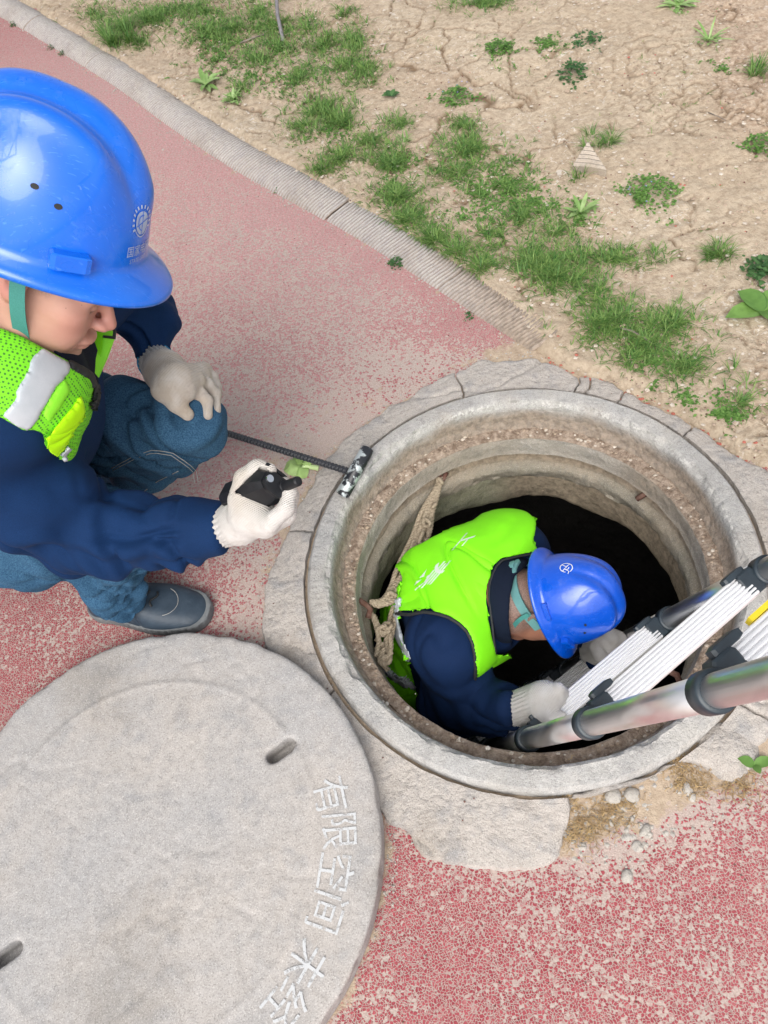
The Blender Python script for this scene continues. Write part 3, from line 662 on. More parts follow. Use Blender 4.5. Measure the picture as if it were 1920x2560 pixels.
plant('grass_tuft', 'lone round dark grass tuft standing clear on bare soil at the right', 'grass tuft', 1540, 548, gt(190, .055, .03), 'grass')
plant('grass_tuft', 'small low grass tuft left of the lone round tuft', 'grass tuft', 1424, 556, gt(70, .045, .025), 'grass')
plant('grass_tuft', 'pale bright grass tuft on the right edge of the soil at the top', 'grass tuft', 1640, 155, gt(120, .06, .03), 'grass')
plant('grass_tuft', 'tiny single-stemmed grass sprout on cracked soil near the right', 'grass tuft', 1583, 800, gt(12, .05, .004), 'grass')
plant('grass_tuft', 'small grass tuft rooted on top of the kerb', 'grass tuft', 780, 506, gt(24, .026, .01, .002), 'grass')
plant('grass_tuft', 'yellowish short grass patch among darker grass', 'grass tuft', 880, 300, gt(60, .035, .02), 'weed_pale')
plant('dandelion', 'pale green dandelion-like rosette beside the kerb', 'weed', 445, 185, lambda e, p: rosette(e, p, 16, .085, .017, rnd, .6), 'weed_pale')
plant('dandelion', 'broad-leaved rosette cut by the right edge, beside bare cracked soil', 'weed', 1650, 672, lambda e, p: rosette(e, p, 7, .11, .05, rnd, .4), 'weed')
plant('leafy_weed', 'small grey-green rosette with round leaves on bare soil', 'weed', 845, 208, lambda e, p: rosette(e, p, 7, .036, .018, rnd, .5), 'weed_dark')
plant('leafy_weed', 'rosette of narrow toothed leaves nearest the kerb top', 'weed', 505, 218, lambda e, p: (rosette(e, p, 14, .06, .012, rnd, .8), leafy(e, p, .045, .03, 60, .012, rnd)), 'weed_pale')
plant('speedwell', 'bushy speedwell patch with small blue flowers in the middle of the soil', 'weed', 985, 212, lambda e, p: leafy(e, p, .062, .032, 330, .0105, rnd), 'weed', None, flowers(9, .055, .03))
plant('speedwell', 'wide speedwell mat with blue flowers right of the ribbed stone', 'weed', 1405, 418, lambda e, p: leafy(e, p, .088, .030, 520, .0105, rnd), 'weed', None, flowers(8, .08, .03))
plant('leafy_weed', 'bright compact green weed on bare soil at the upper middle', 'weed', 1075, 108, lambda e, p: leafy(e, p, .05, .04, 220, .011, rnd), 'weed')
plant('leafy_weed', 'dark green upright weed below a spreading one at the upper right', 'weed', 1238, 160, lambda e, p: leafy(e, p, .055, .045, 260, .012, rnd), 'weed_dark')
plant('leafy_weed', 'low spreading weed with greyish leaves at the upper right', 'weed', 1262, 92, lambda e, p: leafy(e, p, .07, .02, 170, .012, rnd), 'weed_dark')
plant('leafy_weed', 'leafy weed at the right edge, level with the ribbed stone', 'weed', 1642, 318, lambda e, p: leafy(e, p, .05, .04, 210, .011, rnd), 'weed')
plant('leafy_weed', 'tall dark weed clump at the right edge above the broad rosette', 'weed', 1652, 590, lambda e, p: (leafy(e, p, .055, .05, 220, .014, rnd), rosette(e, p, 10, .06, .016, rnd, .9)), 'weed_dark')
plant('strappy_weed', 'pale straggling weed with long strap leaves near the top right corner', 'weed', 1530, 90, lambda e, p: (rosette(e, p, 9, .10, .008, rnd, .6), leafy(e, p, .04, .02, 30, .012, rnd)), 'weed_pale')
plant('strappy_weed', 'pale sprawling weed touching the top edge of the picture', 'weed', 1465, 14, lambda e, p: (rosette(e, p, 11, .09, .014, rnd, .5), leafy(e, p, .05, .02, 50, .013, rnd)), 'weed_pale')
plant('strappy_weed', 'yellow-green weed with seed heads in front of the speedwell mat', 'weed', 1255, 462, lambda e, p: (rosette(e, p, 14, .075, .013, rnd, .7), leafy(e, p, .05, .03, 60, .011, rnd)), 'weed_pale')
plant('leafy_weed', 'bright round sprig at the edge of the mortar collar', 'weed', 1414, 838, lambda e, p: leafy(e, p, .02, .02, 60, .009, rnd), 'weed')
plant('leafy_weed', 'dark mossy weed growing over the end of the kerb', 'weed', 856, 572, lambda e, p: leafy(e, p, .026, .03, 170, .007, rnd), 'weed_dark')
for x, y, l in ((603,414,'small weed at the foot of the kerb beside the helmet brim'), (1012,686,'lowest tiny weed at the foot of the buried kerb'), (30,55,'sprig at the kerb foot nearest the left edge'), (110,105,'thin weed in the kerb joint gutter at the upper left'), (135,118,'thin weed trailing along the kerb foot right of its neighbour')):
    plant('kerb_weed', l, 'weed', x, y, lambda e, p: leafy(e, p, .018, .02, 60, .006, rnd), 'weed_dark', 'weeds along the kerb foot')
plant('leafy_weed', 'single curled green leaf on the rubble at the lower right', 'leaf', 1627, 1655, lambda e, p: rosette(e, p+np.array([0,0,.006]), 3, .035, .018, rnd, .5), 'weed')

# litter: buds, husks, petals
def inview(n):
    out = []
    while len(out) < n:
        x, y = rnd.uniform(-20, 1680), rnd.uniform(-20, 2230); out.append((x, y))
    return out
def chipm(mb, p, s, flat=.4):
    n = 5; a0 = rnd.uniform(0, 6.28); ti = rnd.uniform(-.5, .5)
    ring_ = [p+np.array([math.cos(a0+k*1.2566)*s*rnd.uniform(.6, 1), math.sin(a0+k*1.2566)*s*rnd.uniform(.5, .9), s*ti*math.cos(k*1.2566)*flat+.0005]) for k in range(n)]
    V = ring_+[p+np.array([0,0,s*flat])]; mb.add(V, [(k, (k+1) % n, n) for k in range(n)])
bud, husk, pet, clod = MB(), MB(), MB(), MB()
for x, y in inview(11000):
    w = Q(x, y, 0); r = math.hypot(w[0], w[1]); sd = _look(_gs, w[0], w[1]); dl = math.hypot(*(w[:2]-LC))
    if r < RO+.01 or dl < LR+.01: continue
    g = ground_z(w[0], w[1])+(.018 if r < corad(math.atan2(w[1], w[0])) else 0); p = Q(x, y, g)
    if sd > 0:
        u = rnd.random()
        if u < .16: chipm(bud, p, rnd.uniform(.0022, .0042), .9)
        elif u < .60: chipm(husk, p, rnd.uniform(.003, .0085), .25)
        elif u < .63: chipm(pet, p, rnd.uniform(.003, .006), .4)
        else: chipm(clod, p, rnd.uniform(.003, .009), .6)
    elif rnd.random() < .03: chipm(bud, p, rnd.uniform(.0015, .003), .8)
st_mb = MB()
for x, y in inview(5200):
    w = Q(x, y, 0)
    if _look(_gs, w[0], w[1]) < .01 or math.hypot(w[0], w[1]) < RO: continue
    p = P_(x, y, .004); a = rnd.uniform(0, 3.14); L_ = rnd.uniform(.005, .022); d = np.array([math.cos(a), math.sin(a), rnd.uniform(-.12, .12)])*L_*.5; tube(st_mb, [p-d, p+np.array([0,0,rnd.uniform(0, .003)])+d*.1, p+d], rnd.uniform(.0004, .0011), 3, False)
M['straw'] = m_plain('dry_straw', (.52,.44,.33), (.26,.19,.13), 30, .9, 0)
tag(st_mb.build('dry_straw', M['straw'], None, False), 'short dry stems and straw bits strewn over the soil', 'straw', kind='stuff')
for _ in range(160):          # red petals along the collar edge
    x = rnd.uniform(1180, 1659); y = 800+(x-1200)*.47+rnd.gauss(-14, 14); chipm(pet, P_(x, y, .006), rnd.uniform(.003, .007), .5)
for _ in range(420):          # crumbs on the seat ledge
    a = rnd.uniform(0, 6.283); r = rnd.uniform(.388, .415); chipm(rnd.choice((clod, clod, husk)), np.array([math.cos(a)*r, math.sin(a)*r, -.047]), rnd.uniform(.002, .007), .6)
M['clod'] = m_plain('clod', (.42,.33,.25), (.33,.25,.19), 60, .95, .3)
tag(bud.build('fallen_buds', M['bud'], None, False), 'tiny dark fallen buds scattered over path and soil', 'litter', kind='stuff')
tag(husk.build('pale_husks', M['husk'], None, False), 'pale husks and flakes scattered over the soil', 'litter', kind='stuff')
tag(pet.build('red_petals', M['petal'], None, False), 'dry red petals gathered along the mortar edge and soil', 'litter', kind='stuff')
tag(clod.build('soil_crumbs', M['clod'], None, False), 'small crumbs of dry soil on the bed and in the manhole seat', 'soil crumbs', kind='stuff')
# rubble
def pebble(mb, p, s, sq=.6):
    bm = bmesh.new(); bmesh.ops.create_icosphere(bm, subdivisions=2 if s > .009 else 1, radius=1); sd = rnd.random()*50
    ax = np.array([rnd.uniform(.8, 1.2), rnd.uniform(.6, 1.), sq]); V = np.array([v.co[:] for v in bm.verts]); a = rnd.uniform(0, 6.28)
    V = V*(1+.42*fbm(V+sd, 1.3, 2, 5))[:,None]*ax; V = np.c_[V[:,0]*math.cos(a)-V[:,1]*math.sin(a), V[:,0]*math.sin(a)+V[:,1]*math.cos(a), V[:,2]]*s
    bm.verts.index_update(); mb.add(V+p+np.array([0,0,s*sq*.55]), [[v.index for v in f.verts] for f in bm.faces]); bm.free()
mb = MB()
for x, y, rx, ry, n in [(1300,1745,80,50,170),(1360,1700,90,40,150),(1450,1650,80,30,90),(1560,1640,70,25,70),(1240,1800,40,40,70),(1400,1790,80,30,60),(1150,1690,60,10,30),(960,1660,90,30,26),(1330,1830,80,60,30),(840,1560,40,60,16),(700,900,80,60,12),(420,300,60,60,20)]:
    for _ in range(n): pebble(mb, P_(x+rnd.gauss(0, rx*.6), y+rnd.gauss(0, ry*.6)), abs(rnd.gauss(0, .0026))+.0018)
for _ in range(420):          # grit round the cover and at the mortar edge
    a = rnd.uniform(-.6, 3.6); q = LC+np.array([math.cos(a), math.sin(a)])*(LR+abs(rnd.gauss(0, .014))+.002); pebble(mb, np.array([q[0], q[1], 0.]), rnd.uniform(.0010, .0030))
    a = rnd.uniform(0, 6.28); rr_ = corad(a)+rnd.gauss(.008, .010); pebble(mb, np.array([math.cos(a)*rr_, math.sin(a)*rr_, .0]), rnd.uniform(.0012, .0035))
for _ in range(260):          # kerb gutter crumbs
    t_ = rnd.uniform(.3, s[-1]-.05); p, q, nn = kpt(t_); p = p-nn*abs(rnd.gauss(0, .012)); pebble(mb, np.array([p[0], p[1], 0]), rnd.uniform(.0015, .004))
tag(mb.build('gravel', M['rock'], None, False), 'loose pale gravel beside the ring and along the kerb foot', 'gravel', kind='stuff')
for x, y, sz, l in [(1325,1722,.020,'flat pale stone touching the ring at its lower right'),(1363,1718,.018,'rounded pale stone beside the dark gap under the ring'),(1318,1778,.009,'small stone in the gravel left of the middle'),(1393,1795,.013,'pale pebble lowest on the dusty patch'),(1260,1826,.008,'small white stone near the mortar edge'),(1383,1780,.008,'knobbly pebble above the pale one'),(1485,1705,.012,'angular stone on the right of the gravel'),(1495,1722,.010,'low flat stone under the angular one'),(1365,1768,.007,'grey pebble in the middle of the gravel'),(1590,1668,.010,'pale stone near the curled leaf'),(1353,1892,.012,'white stone lying on the red paint'),(1253,1832,.006,'tiny stone at the tip of the mortar patch')]:
    mb = MB(); pebble(mb, P_(x, y), sz, .5); tag(mb.build('stone', M['rock'], None, True), l, 'stone', 'loose stones below the ring')
# embedded rock at the right
mb = MB(); pebble(mb, P_(1570,1625)-np.array([0,0,.012]), .062, .35); tag(mb.build('embedded_rock', M['mortar'], None, True), 'low grey rock set in the rubble under the ladder at the right', 'rock')
# brownish dry root fibres
mb = MB()
for _ in range(750):
    x, y = rnd.choice(((1290,1770),(1460,1640),(1340,1740),(1500,1690),(1240,1800),(1600,1700),(1230,1700))); x += rnd.gauss(0, 26); y += rnd.gauss(0, 18); p = P_(x, y, .006); a = rnd.uniform(0, 6.28); pts = []
    for i in range(5): pts.append(p+np.array([math.cos(a), math.sin(a), 0])*.004*i+np.array([0,0,.003*math.sin(i)])); a += rnd.uniform(-.6, .6)
    tube(mb, pts, .0006, 3, False)
tag(mb.build('dry_roots', m_plain('dry_root', (.42,.30,.15), (.30,.20,.10), 90, .9, 0), None, False), 'tangled brown dry root fibres in the gravel', 'dry roots', kind='stuff')
# twigs and hose
def stick(name, label, cat, pts, r, mat):
    mb = MB(); tube(mb, pts, r, 8); return tag(mb.build(name, mat, None, True), label, cat)
stick('twig', 'thin grey twig lying in the grass right of the collar', 'twig', [P_(1342,715,.012), P_(1365,722,.014), P_(1390,735,.012), P_(1412,748,.008)], [.003,.0026,.002,.0012], M['twig'])
stick('twig', 'short brown twig on the soil above the large grass tuft', 'twig', [P_(520,98,.012), P_(545,88,.012), P_(572,78,.010)], [.003,.0028,.002], M['twig'])
stick('twig', 'fine pale twig on bare soil near the top right', 'twig', [P_(1530,245,.006), P_(1550,256,.01), P_(1568,262,.006)], [.0015,.0015,.001], M['twig'])
M['hose'] = m_plain('hose_rubber', (.16,.15,.16), (.22,.21,.22), 50, .6)
stick('hose', 'grey hose end standing out of the grass at the top edge', 'hose', [P_(612,-30,.16), P_(608,20,.10), P_(606,60,.05), P_(612,90,.005)], .007, M['hose'])
# triangular broken piece of ribbed kerb
M['chipstone'] = m_concrete('broken_kerb_piece', (.46,.38,.31), (.53,.46,.38), (.36,.31,.27), 2, .4)
tri = [P_(1236,372,.026), P_(1308,384,.030), P_(1268,330,.040)]
st = empty('ribbed_stone', tri[0].tolist(), 'triangular broken piece of ribbed kerbstone lying in the weeds', 'stone')
a_, b_, c_ = [np.array(v) for v in tri]; nrm = np.cross(b_-a_, c_-a_); nrm /= np.linalg.norm(nrm)
if nrm[2] < 0: nrm = -nrm
mb = MB(); nb_ = 13; Vs = []
for i in range(nb_):
    t = i/(nb_-1); l = a_+(c_-a_)*t; r = b_+(c_-b_)*t; g = 0 if i % 2 else -.004
    for q in (l, (l+r)/2+nrm*.004*(1-t), r): Vs.append(q+nrm*(g+.002))
    for q in (r, l): Vs.append(q-nrm*.030)
mb.add(Vs, grid_faces(nb_, 5, True).tolist()+[[0,1,2,3,4]]); mb.build('block', M['chipstone'], st, False)
# wilted leaf by the radio
root = empty('wilted_vegetable_leaf', P_(650,1020).tolist(), 'crumpled light green vegetable leaf with a cut pale stalk on the path by the collar', 'leaf')
mb = MB()
for (x, y, rx, sdx) in ((648,1003,.022,1),(652,1022,.020,2),(634,1016,.022,3),(668,1006,.014,4)):
    c = P_(x, y, .010+.004*sdx); n_ = 12; V_ = [c+np.array([0,0,.008])]
    for ring_i, rr_ in enumerate((.5, 1.)):
        for k_ in range(n_):
            an = k_/n_*6.283; V_.append(c+np.array([math.cos(an)*rx*rr_, math.sin(an)*rx*rr_, .006*math.sin(3*an+sdx)*rr_-.008*rr_**2]))
    F_ = [(0, 1+k_, 1+(k_+1) % n_) for k_ in range(n_)]+[(1+k_, 1+n_+k_, 1+n_+(k_+1) % n_, 1+(k_+1) % n_) for k_ in range(n_)]
    mb.add(V_, F_)
mb.build('blade', M['lettuce'], root, True)
mb = MB(); tube(mb, [P_(640,1032,.012), P_(660,1012,.014), P_(689,1014,.008)], [.003,.006,.007], 10); mb.build('stalk', M['stalk'], root, True)

# ------------------------------------------------------------------ lifting tool with T handle
M['black_steel'] = m_plain('black_painted_steel', (.022,.024,.03), (.035,.037,.045), 40, .38, .15, 120)
n = N('worn_handle'); f_ = n.mr(n.noise(34, 5, .62), .47, .52); col = n.mix(f_, (.02,.022,.028), (.50,.55,.56))
M['worn'] = n.done(col, n.mr(f_, 0, 1, .3, .45), n.bump(f_, .5, .001), .5, Metallic=n.mr(f_, 0, 1, .0, .55))
tl = empty('lifting_hook', Q(768,1020,.045).tolist(), 'black ribbed steel bar with worn T-shaped pipe handle resting on the ring', 'lifting tool')
b0, b1 = Q(752,1018,ZR+.016), Q(330,885,.02); L_ = np.linalg.norm(b1-b0); npt = int(L_/.0024)
mb = MB(); tube(mb, [b0+(b1-b0)*i/npt for i in range(npt+1)], .0068, 10, True, lambda i, k, a, r: (r+(.0016 if ((i+k*.5) % 4 < 1.4) else 0)+(.0012 if k in (0, 5) else 0), a)); mb.build('bar', M['black_steel'], tl, False)
h0, h1 = Q(793,972,ZR+.0185), Q(741,1066,ZR+.0185); mb = MB(); hh = h1-h0; ln = np.linalg.norm(hh); hu = hh/ln; x_, y_, _ = frame(hu)
rings_ = [(0,.0165),(ln,.0165),(ln,.0135),(.02,.0135)]; V_ = []
for t_, r_ in rings_: V_ += [h0+hu*t_+r_*(math.cos(a)*x_+math.sin(a)*y_) for a in np.linspace(0, 2*math.pi, 33)[:-1]]
mb.add(V_, grid_faces(4, 32, True).tolist()); mb.build('pipe_handle', M['worn'], tl, True)

# ------------------------------------------------------------------ telescopic ladder
LO = np.array([-.096,-.329,-.100]); Ld = np.array([.142,-.266,.953]); Ld /= np.linalg.norm(Ld); Lr = np.array([.900,.435,-.013]); Lr -= Ld*(Lr@Ld); Lr /= np.linalg.norm(Lr); Ln = np.cross(Ld, Lr); Lw = .41
LO = LO-Ln*0
n = N('brushed_aluminium'); st_ = n.noise(1.0, 3, .6, n.vec((60,60,2))); M['alu'] = n.done(n.mix(st_, (.78,.78,.79), (.90,.90,.91)), n.mr(st_, .2, .8, .30, .42), None, .5, Metallic=1.)
n = N('rung_aluminium'); st_ = n.noise(8, 3, .6); M['rung'] = n.done(n.mix(st_, (.86,.86,.875), (.93,.93,.94)), .45, n.bump(n.noise(400, 2), .08, .0004), .5, Metallic=.45)
M['plastic'] = m_plain('ladder_plastic', (.020,.030,.040), (.030,.045,.058), 40, .42, .1, 200)
M['yellow'] = m_plain('yellow_sticker', (.80,.62,.02), (.85,.68,.04), 10, .5, 0)
ld = empty('telescopic_ladder', (LO-Ld*1.62).tolist(), 'silver telescopic ladder with dark plastic collars leaning up out of the manhole', 'ladder')
lev = [-1.62,-1.30,-1.05,-.80,-.409,0.,.414,.846,1.20,1.55]
for j in (0, 1):
    st0 = LO+Lr*Lw*j
    for i in range(len(lev)-1):
        r_ = .0275-.0012*i; mb = MB(); tube(mb, [st0+Ld*lev[i], st0+Ld*(lev[i+1]+.005)], r_, 28); mb.build('tube_section', M['alu'], ld, True)
    for i, l in enumerate(lev[1:]):
        r_ = .0275-.0012*i; mb = MB(); p = st0+Ld*l; sgn = 1 if j == 0 else -1
        prof = [(-.022, r_+.001), (-.020, r_+.0042), (.004, r_+.0045), (.007, r_+.003), (.007, r_-.002)]
        x_, y_, _ = frame(Ld); V_ = []
        for t_, q_ in prof: V_ += [p+Ld*t_+q_*(math.cos(a)*x_+math.sin(a)*y_) for a in np.linspace(0, 2*math.pi, 33)[:-1]]
        mb.add(V_, grid_faces(5, 32, True).tolist())
        mb.build('collar', M['plastic'], ld, True)
        mb = MB(); c0 = p+Lr*sgn*(r_+.016)-Ld*.014+Ln*.002
        box(mb, c0-Lr*sgn*.002, Lr*sgn*.018, Ln*.022, Ld*.015, .25); box(mb, c0+Lr*sgn*.014+Ln*.026+Ld*.003, Lr*sgn*.022, Ln*.006, Ld*.009, .35)
        mb.build('rung_bracket', M['plastic'], ld, False)
for i, l in enumerate(lev[1:]):
    pa, pb = LO+Ld*(l-.014)+Lr*.052, LO+Ld*(l-.014)+Lr*(Lw-.052); hz = np.cross(Lr, [0,0,1]); hz /= np.linalg.norm(hz); up_ = np.cross(hz, Lr); up_ *= np.sign(up_[2])
    if (hz @ Ln) < 0: hz = -hz
    wd = .023; prof = []
    nr_ = 7
    for k_ in range(nr_):
        for dx, dz in ((-.40, -.0016), (-.34, .0012), (-.15, .0024), (.15, .0024), (.34, .0012), (.40, -.0016)): prof.append(((k_+.5+dx)/nr_*2*wd-wd, .012+dz-.003*abs((k_+.5)/nr_*2-1)**2))
    prof += [(wd, .004), (wd-.002, -.014), (-wd+.002, -.014), (-wd, .004)]
    V_ = [q+hz*a+up_*b for q in (pa-Lr*.012, pb+Lr*.012) for a, b in prof]; npf = len(prof)
    mb = MB(); mb.add(V_, [(k_, (k_+1) % npf, npf+(k_+1) % npf, npf+k_) for k_ in range(npf)]+[tuple(range(npf))[::-1], tuple(range(npf, 2*npf))])
    mb.build('rung', M['rung'], ld, False)
mb = MB(); c_ = LO+Ld*.832+Lr*.125; box(mb, c_+up_*.006+hz*.0262, Lr*.032, up_*.007, hz*.0032); mb.build('sticker', M['yellow'], ld, False)

# ------------------------------------------------------------------ rope sling and step irons
n = N('hemp_rope'); M['rope'] = n.done(n.mix(n.mr(n.noise(180, 3), .35, .65), (.42,.35,.26), (.29,.235,.17)), .95, n.bump(n.noise(500, 2), .5, .001), .1)
n = N('rust'); M['rust'] = n.done(n.mix(n.mr(n.noise(90, 4), .35, .65), (.12,.055,.04), (.20,.12,.095)), .9, n.bump(n.noise(200, 3), .5, .002), .2)
def rope(mb, pts, r=.0055, strands=3, pitch=.028):
    pts = np.array(pts, float); L = np.r_[0, np.cumsum(np.linalg.norm(np.diff(pts, axis=0), axis=1))]; n_ = max(8, int(L[-1]/.0035)); t = np.linspace(0, L[-1], n_)
    P = np.stack([np.interp(t, L, pts[:,k_]) for k_ in range(3)], 1)
    for _ in range(10): P[1:-1] = .25*P[:-2]+.5*P[1:-1]+.25*P[2:]
    T = np.gradient(P, axis=0); T /= np.linalg.norm(T, axis=1)[:,None]; x = np.cross(T, [.3,.2,1.]); x /= np.linalg.norm(x, axis=1)[:,None]; y = np.cross(T, x)
    for s_ in range(strands):
        a = t/pitch*2*np.pi+s_*2*np.pi/strands; tube(mb, P+(np.cos(a)[:,None]*x+np.sin(a)[:,None]*y)*r*.5, r*.58, 5, False)
rp = empty('rope_net_sling', Q(957,1030,-.12).tolist(), 'old knotted hemp rope sling hanging from step irons inside the shaft', 'rope')
top = Q(954,1032,-.125); kn1 = Q(925,1175,-.15); bot = Q(800,1300,-.115)
def along(pts_, off=(0,0), n_=14, ph=0, amp=.008):
    pts_ = np.array(pts_); t = np.linspace(0, len(pts_)-1, n_); P = np.stack([np.interp(t, range(len(pts_)), pts_[:,k_]) for k_ in range(3)], 1)
    for i in range(n_): P[i] += np.array([off[0]+math.sin(i*.9+ph)*amp, off[1]+math.cos(i*.7+ph)*amp, math.sin(i*1.1+ph*2)*amp*.6])*math.sin(math.pi*i/(n_-1))
    return P
spine = [top, Q(925,1100,-.13), Q(908,1150,-.14), Q(885,1210,-.14), Q(862,1265,-.13), Q(830,1308,-.12), bot]
for i, (ox, oy) in enumerate(((0,0),(.017,.009),(-.013,.014),(.020,-.012),(-.012,-.009),(.006,.020),(.028,.0))):
    mb = MB(); rope(mb, along(spine, (ox, oy), 16, i*1.3, .006), .0066); mb.build('strand', M['rope'], rp, True)
sp2 = [Q(905,1160,-.14), Q(893,1215,-.15), Q(868,1290,-.15), Q(850,1340,-.15), Q(838,1385,-.15), Q(833,1420,-.16)]
for i, (ox, oy) in enumerate(((0,0),(.010,.004),(-.008,.006))):
    mb = MB(); rope(mb, along(sp2, (ox, oy), 16, i*2.1, .006), .0060); mb.build('strand', M['rope'], rp, True)
for i, pl in enumerate(([(800,1318),(812,1350),(820,1385),(812,1418)], [(820,1355),(842,1360),(846,1400),(836,1430),(826,1412)], [(812,1380),(826,1396),(822,1430),(838,1448)], [(808,1330),(826,1372),(842,1362)], [(830,1400),(816,1430),(834,1440),(845,1410)])):
    mb = MB(); rope(mb, [Q(x, y, -.13-.012*(i % 3)) for x, y in pl], .006); mb.build('strand', M['rope'], rp, True)
def knot(c, R, seed):
    R = R*.78
    mb = MB(); c = np.array(c); rn = random.Random(seed); ax = np.array([rn.uniform(-1, 1) for _ in range(3)]); x_, y_, _ = frame(ax)
    rope(mb, [c+(math.cos(a)*x_+math.sin(a)*y_)*R*(1+.25*math.sin(3*a))+_*R*.5*math.sin(2*a) for a in np.linspace(0, 2*math.pi*1.7, 22)], .0052, 3, .02)
    mb.build('knot', M['rope'], rp, True)
for i, (x, y, z, R) in enumerate(((950,1040,-.12,.012),(938,1092,-.12,.010),(922,1130,-.12,.014),(915,1166,-.125,.021),(928,1172,-.13,.015),(888,1240,-.125,.016),(872,1252,-.125,.014),(848,1288,-.12,.016),(826,1362,-.13,.016),(838,1352,-.13,.014),(822,1400,-.14,.014),(836,1425,-.14,.014))): knot(Q(x, y, z), R, i)
def iron(label, pts, r=.007):
    mb = MB(); tube(mb, pts, r, 10); return tag(mb.build('step_iron', M['rust'], None, True), label, 'step iron', 'rusty step irons in the shaft wall')
iron('rusty step iron holding the upper end of the rope sling', [Q(942,1012,-.10), Q(948,1026,-.12), Q(957,1036,-.128), Q(964,1020,-.12)])
iron('rusty step iron holding the left end of the rope sling', [Q(775,1296,-.10), Q(790,1306,-.11), Q(800,1316,-.115), Q(795,1335,-.125)])
iron('rusty step iron stub in the far right recess of the shaft', [Q(1376,1078,-.14), Q(1392,1068,-.125), Q(1402,1058,-.118)])
iron('dark step iron between ladder rungs at the right shaft wall', [Q(1440,1448,-.12), Q(1462,1458,-.12), Q(1470,1476,-.13), Q(1452,1492,-.16)])
# ------------------------------------------------------------------ cloth, skin, plastic
def m_cloth(name, a, b, weave=700, rough=.85, fold=None, sheen=.0, wsc=.0006):
    n = N(name); f = n.noise(weave, 2, .6); g = n.noise(7, 4, .6)
    col = n.mix(n.mr(f, .3, .7), a, b); col = n.mix(n.mr(g, .4, .65, 0, .35), col, tuple(x*.72 for x in a))
    return n.done(col, rough, n.bump(f, .5, wsc), .2, Sheen_Weight=sheen)
M['navy'] = m_cloth('navy_jacket_cloth', (.002,.018,.068), (.005,.030,.105), 900)
M['navy_dark'] = m_cloth('dark_navy_cloth', (.003,.007,.018), (.005,.010,.026), 900)
M['denim'] = m_cloth('denim', (.013,.048,.105), (.055,.140,.235), 420, .9, wsc=.001)
M['denim_light'] = m_cloth('faded_denim', (.045,.15,.27), (.13,.28,.42), 420, .9, wsc=.0012)
def m_mesh_vest():
    n = N('hi_vis_mesh'); v = n.vor(230, rnd=.15); h = n.mr(v, .28, .42, 1, 0)
    d = n.attr('mesh'); h = n.math('MULTIPLY', h, d)
    return n.done(n.mix(h, (.20,.72,.022), (.045,.20,.03)), .7, n.bump(h, -.4, .0015), .3)
M['vest_mesh'] = m_mesh_vest()
M['vest'] = m_cloth('hi_vis_fabric', (.20,.76,.010), (.24,.82,.016), 1200, .6)
M['vest_bright'] = m_cloth('hi_vis_patch', (.26,.80,.035), (.29,.84,.05), 1200, .55)
M['vest_yellow'] = m_cloth('hi_vis_pocket', (.42,.86,.005), (.47,.90,.01), 1200, .5)
M['reflect'] = m_plain('reflective_tape', (.42,.46,.50), (.50,.53,.57), 25, .38, .2, 500, .0006)
M['trim'] = m_plain('black_trim', (.012,.013,.015), (.02,.022,.024), 80, .7)
M['thread'] = m_plain('stitch_thread', (.40,.40,.38), (.30,.30,.29), 200, .8, 0)
def m_glove():
    n = N('cotton_glove'); r_ = n.wave(170, 1.2, dr='DIAGONAL', det=1); st_ = n.attr('stain')
    base = n.mix(n.mr(n.noise(40, 3), .4, .65), (.72,.70,.68), (.66,.63,.60)); base = n.mix(n.math('MULTIPLY', st_, n.mr(n.noise(35, 3), .3, .6, .5, 1)), base, (.50,.40,.29))
    return n.done(n.mix(n.mr(r_, 0, .4, .42, 0), base, (.38,.34,.31)), .95, n.bump(r_, .8, .0014, n.bump(n.noise(70, 3, .6), .5, .004)), .1, Sheen_Weight=.1)
M['glove'] = m_glove()
def m_skin(name, a, b, red):
    n = N(name); c = n.mix(n.mr(n.noise(22, 4, .6), .35, .65), a, b); c = n.mix(n.attr('flush'), c, red); c = n.mix(n.attr('stubble'), c, n.mix(n.mr(n.noise(600, 2), .4, .6), (.10,.075,.065), (.30,.20,.165)))
    m = n.vor(55); c = n.mix(n.mr(m, .035, .06, .55, 0), c, (.16,.07,.05))
    n.done(c, .52, n.bump(n.noise(300, 3), .12, .0006), .45, Subsurface_Weight=.12); n.b.inputs['Subsurface Radius'].default_value = (.012,.004,.002); n.b.inputs['Subsurface Scale'].default_value = .6
    return n.m
M['skin'] = m_skin('skin', (.47,.26,.20), (.53,.305,.235), (.52,.20,.175))
M['skin2'] = m_skin('tanned_skin', (.30,.135,.09), (.34,.16,.105), (.40,.13,.10))
M['hair'] = m_plain('short_black_hair', (.03,.025,.024), (.06,.05,.045), 500, .7, .6, 900, .001)
def m_helmet(name, a, b):
    n = N(name); c = n.mix(n.mr(n.noise(5, 4, .6), .35, .7), a, b); sc = n.mr(n.noise(90, 2, .5, n.vec((1,9,1), (.3,.2,.6))),   .64, .70, 0, .40); dust = n.mr(n.noise(38, 5, .75), .56, .76, 0, .10); c = n.mix(dust, c, (.42,.45,.50)); c = n.mix(sc, c, tuple(min(1, x*1.3+.08) for x in b))
    return n.done(c, n.math('ADD', n.mr(n.noise(14, 3), .3, .7, .22, .36), n.math('MULTIPLY', dust, 1.2)), n.bump(n.noise(26, 3, .5), .06, .004), .55, Coat_Weight=.55, Coat_Roughness=.04)
M['helmet'] = m_helmet('blue_helmet', (.0,.125,.68), (.0,.155,.76))
M['helmet2'] = m_helmet('royal_blue_helmet', (.0,.078,.56), (.0,.096,.64))
M['strap'] = m_cloth('teal_strap', (.05,.22,.20), (.08,.29,.26), 900, .7)
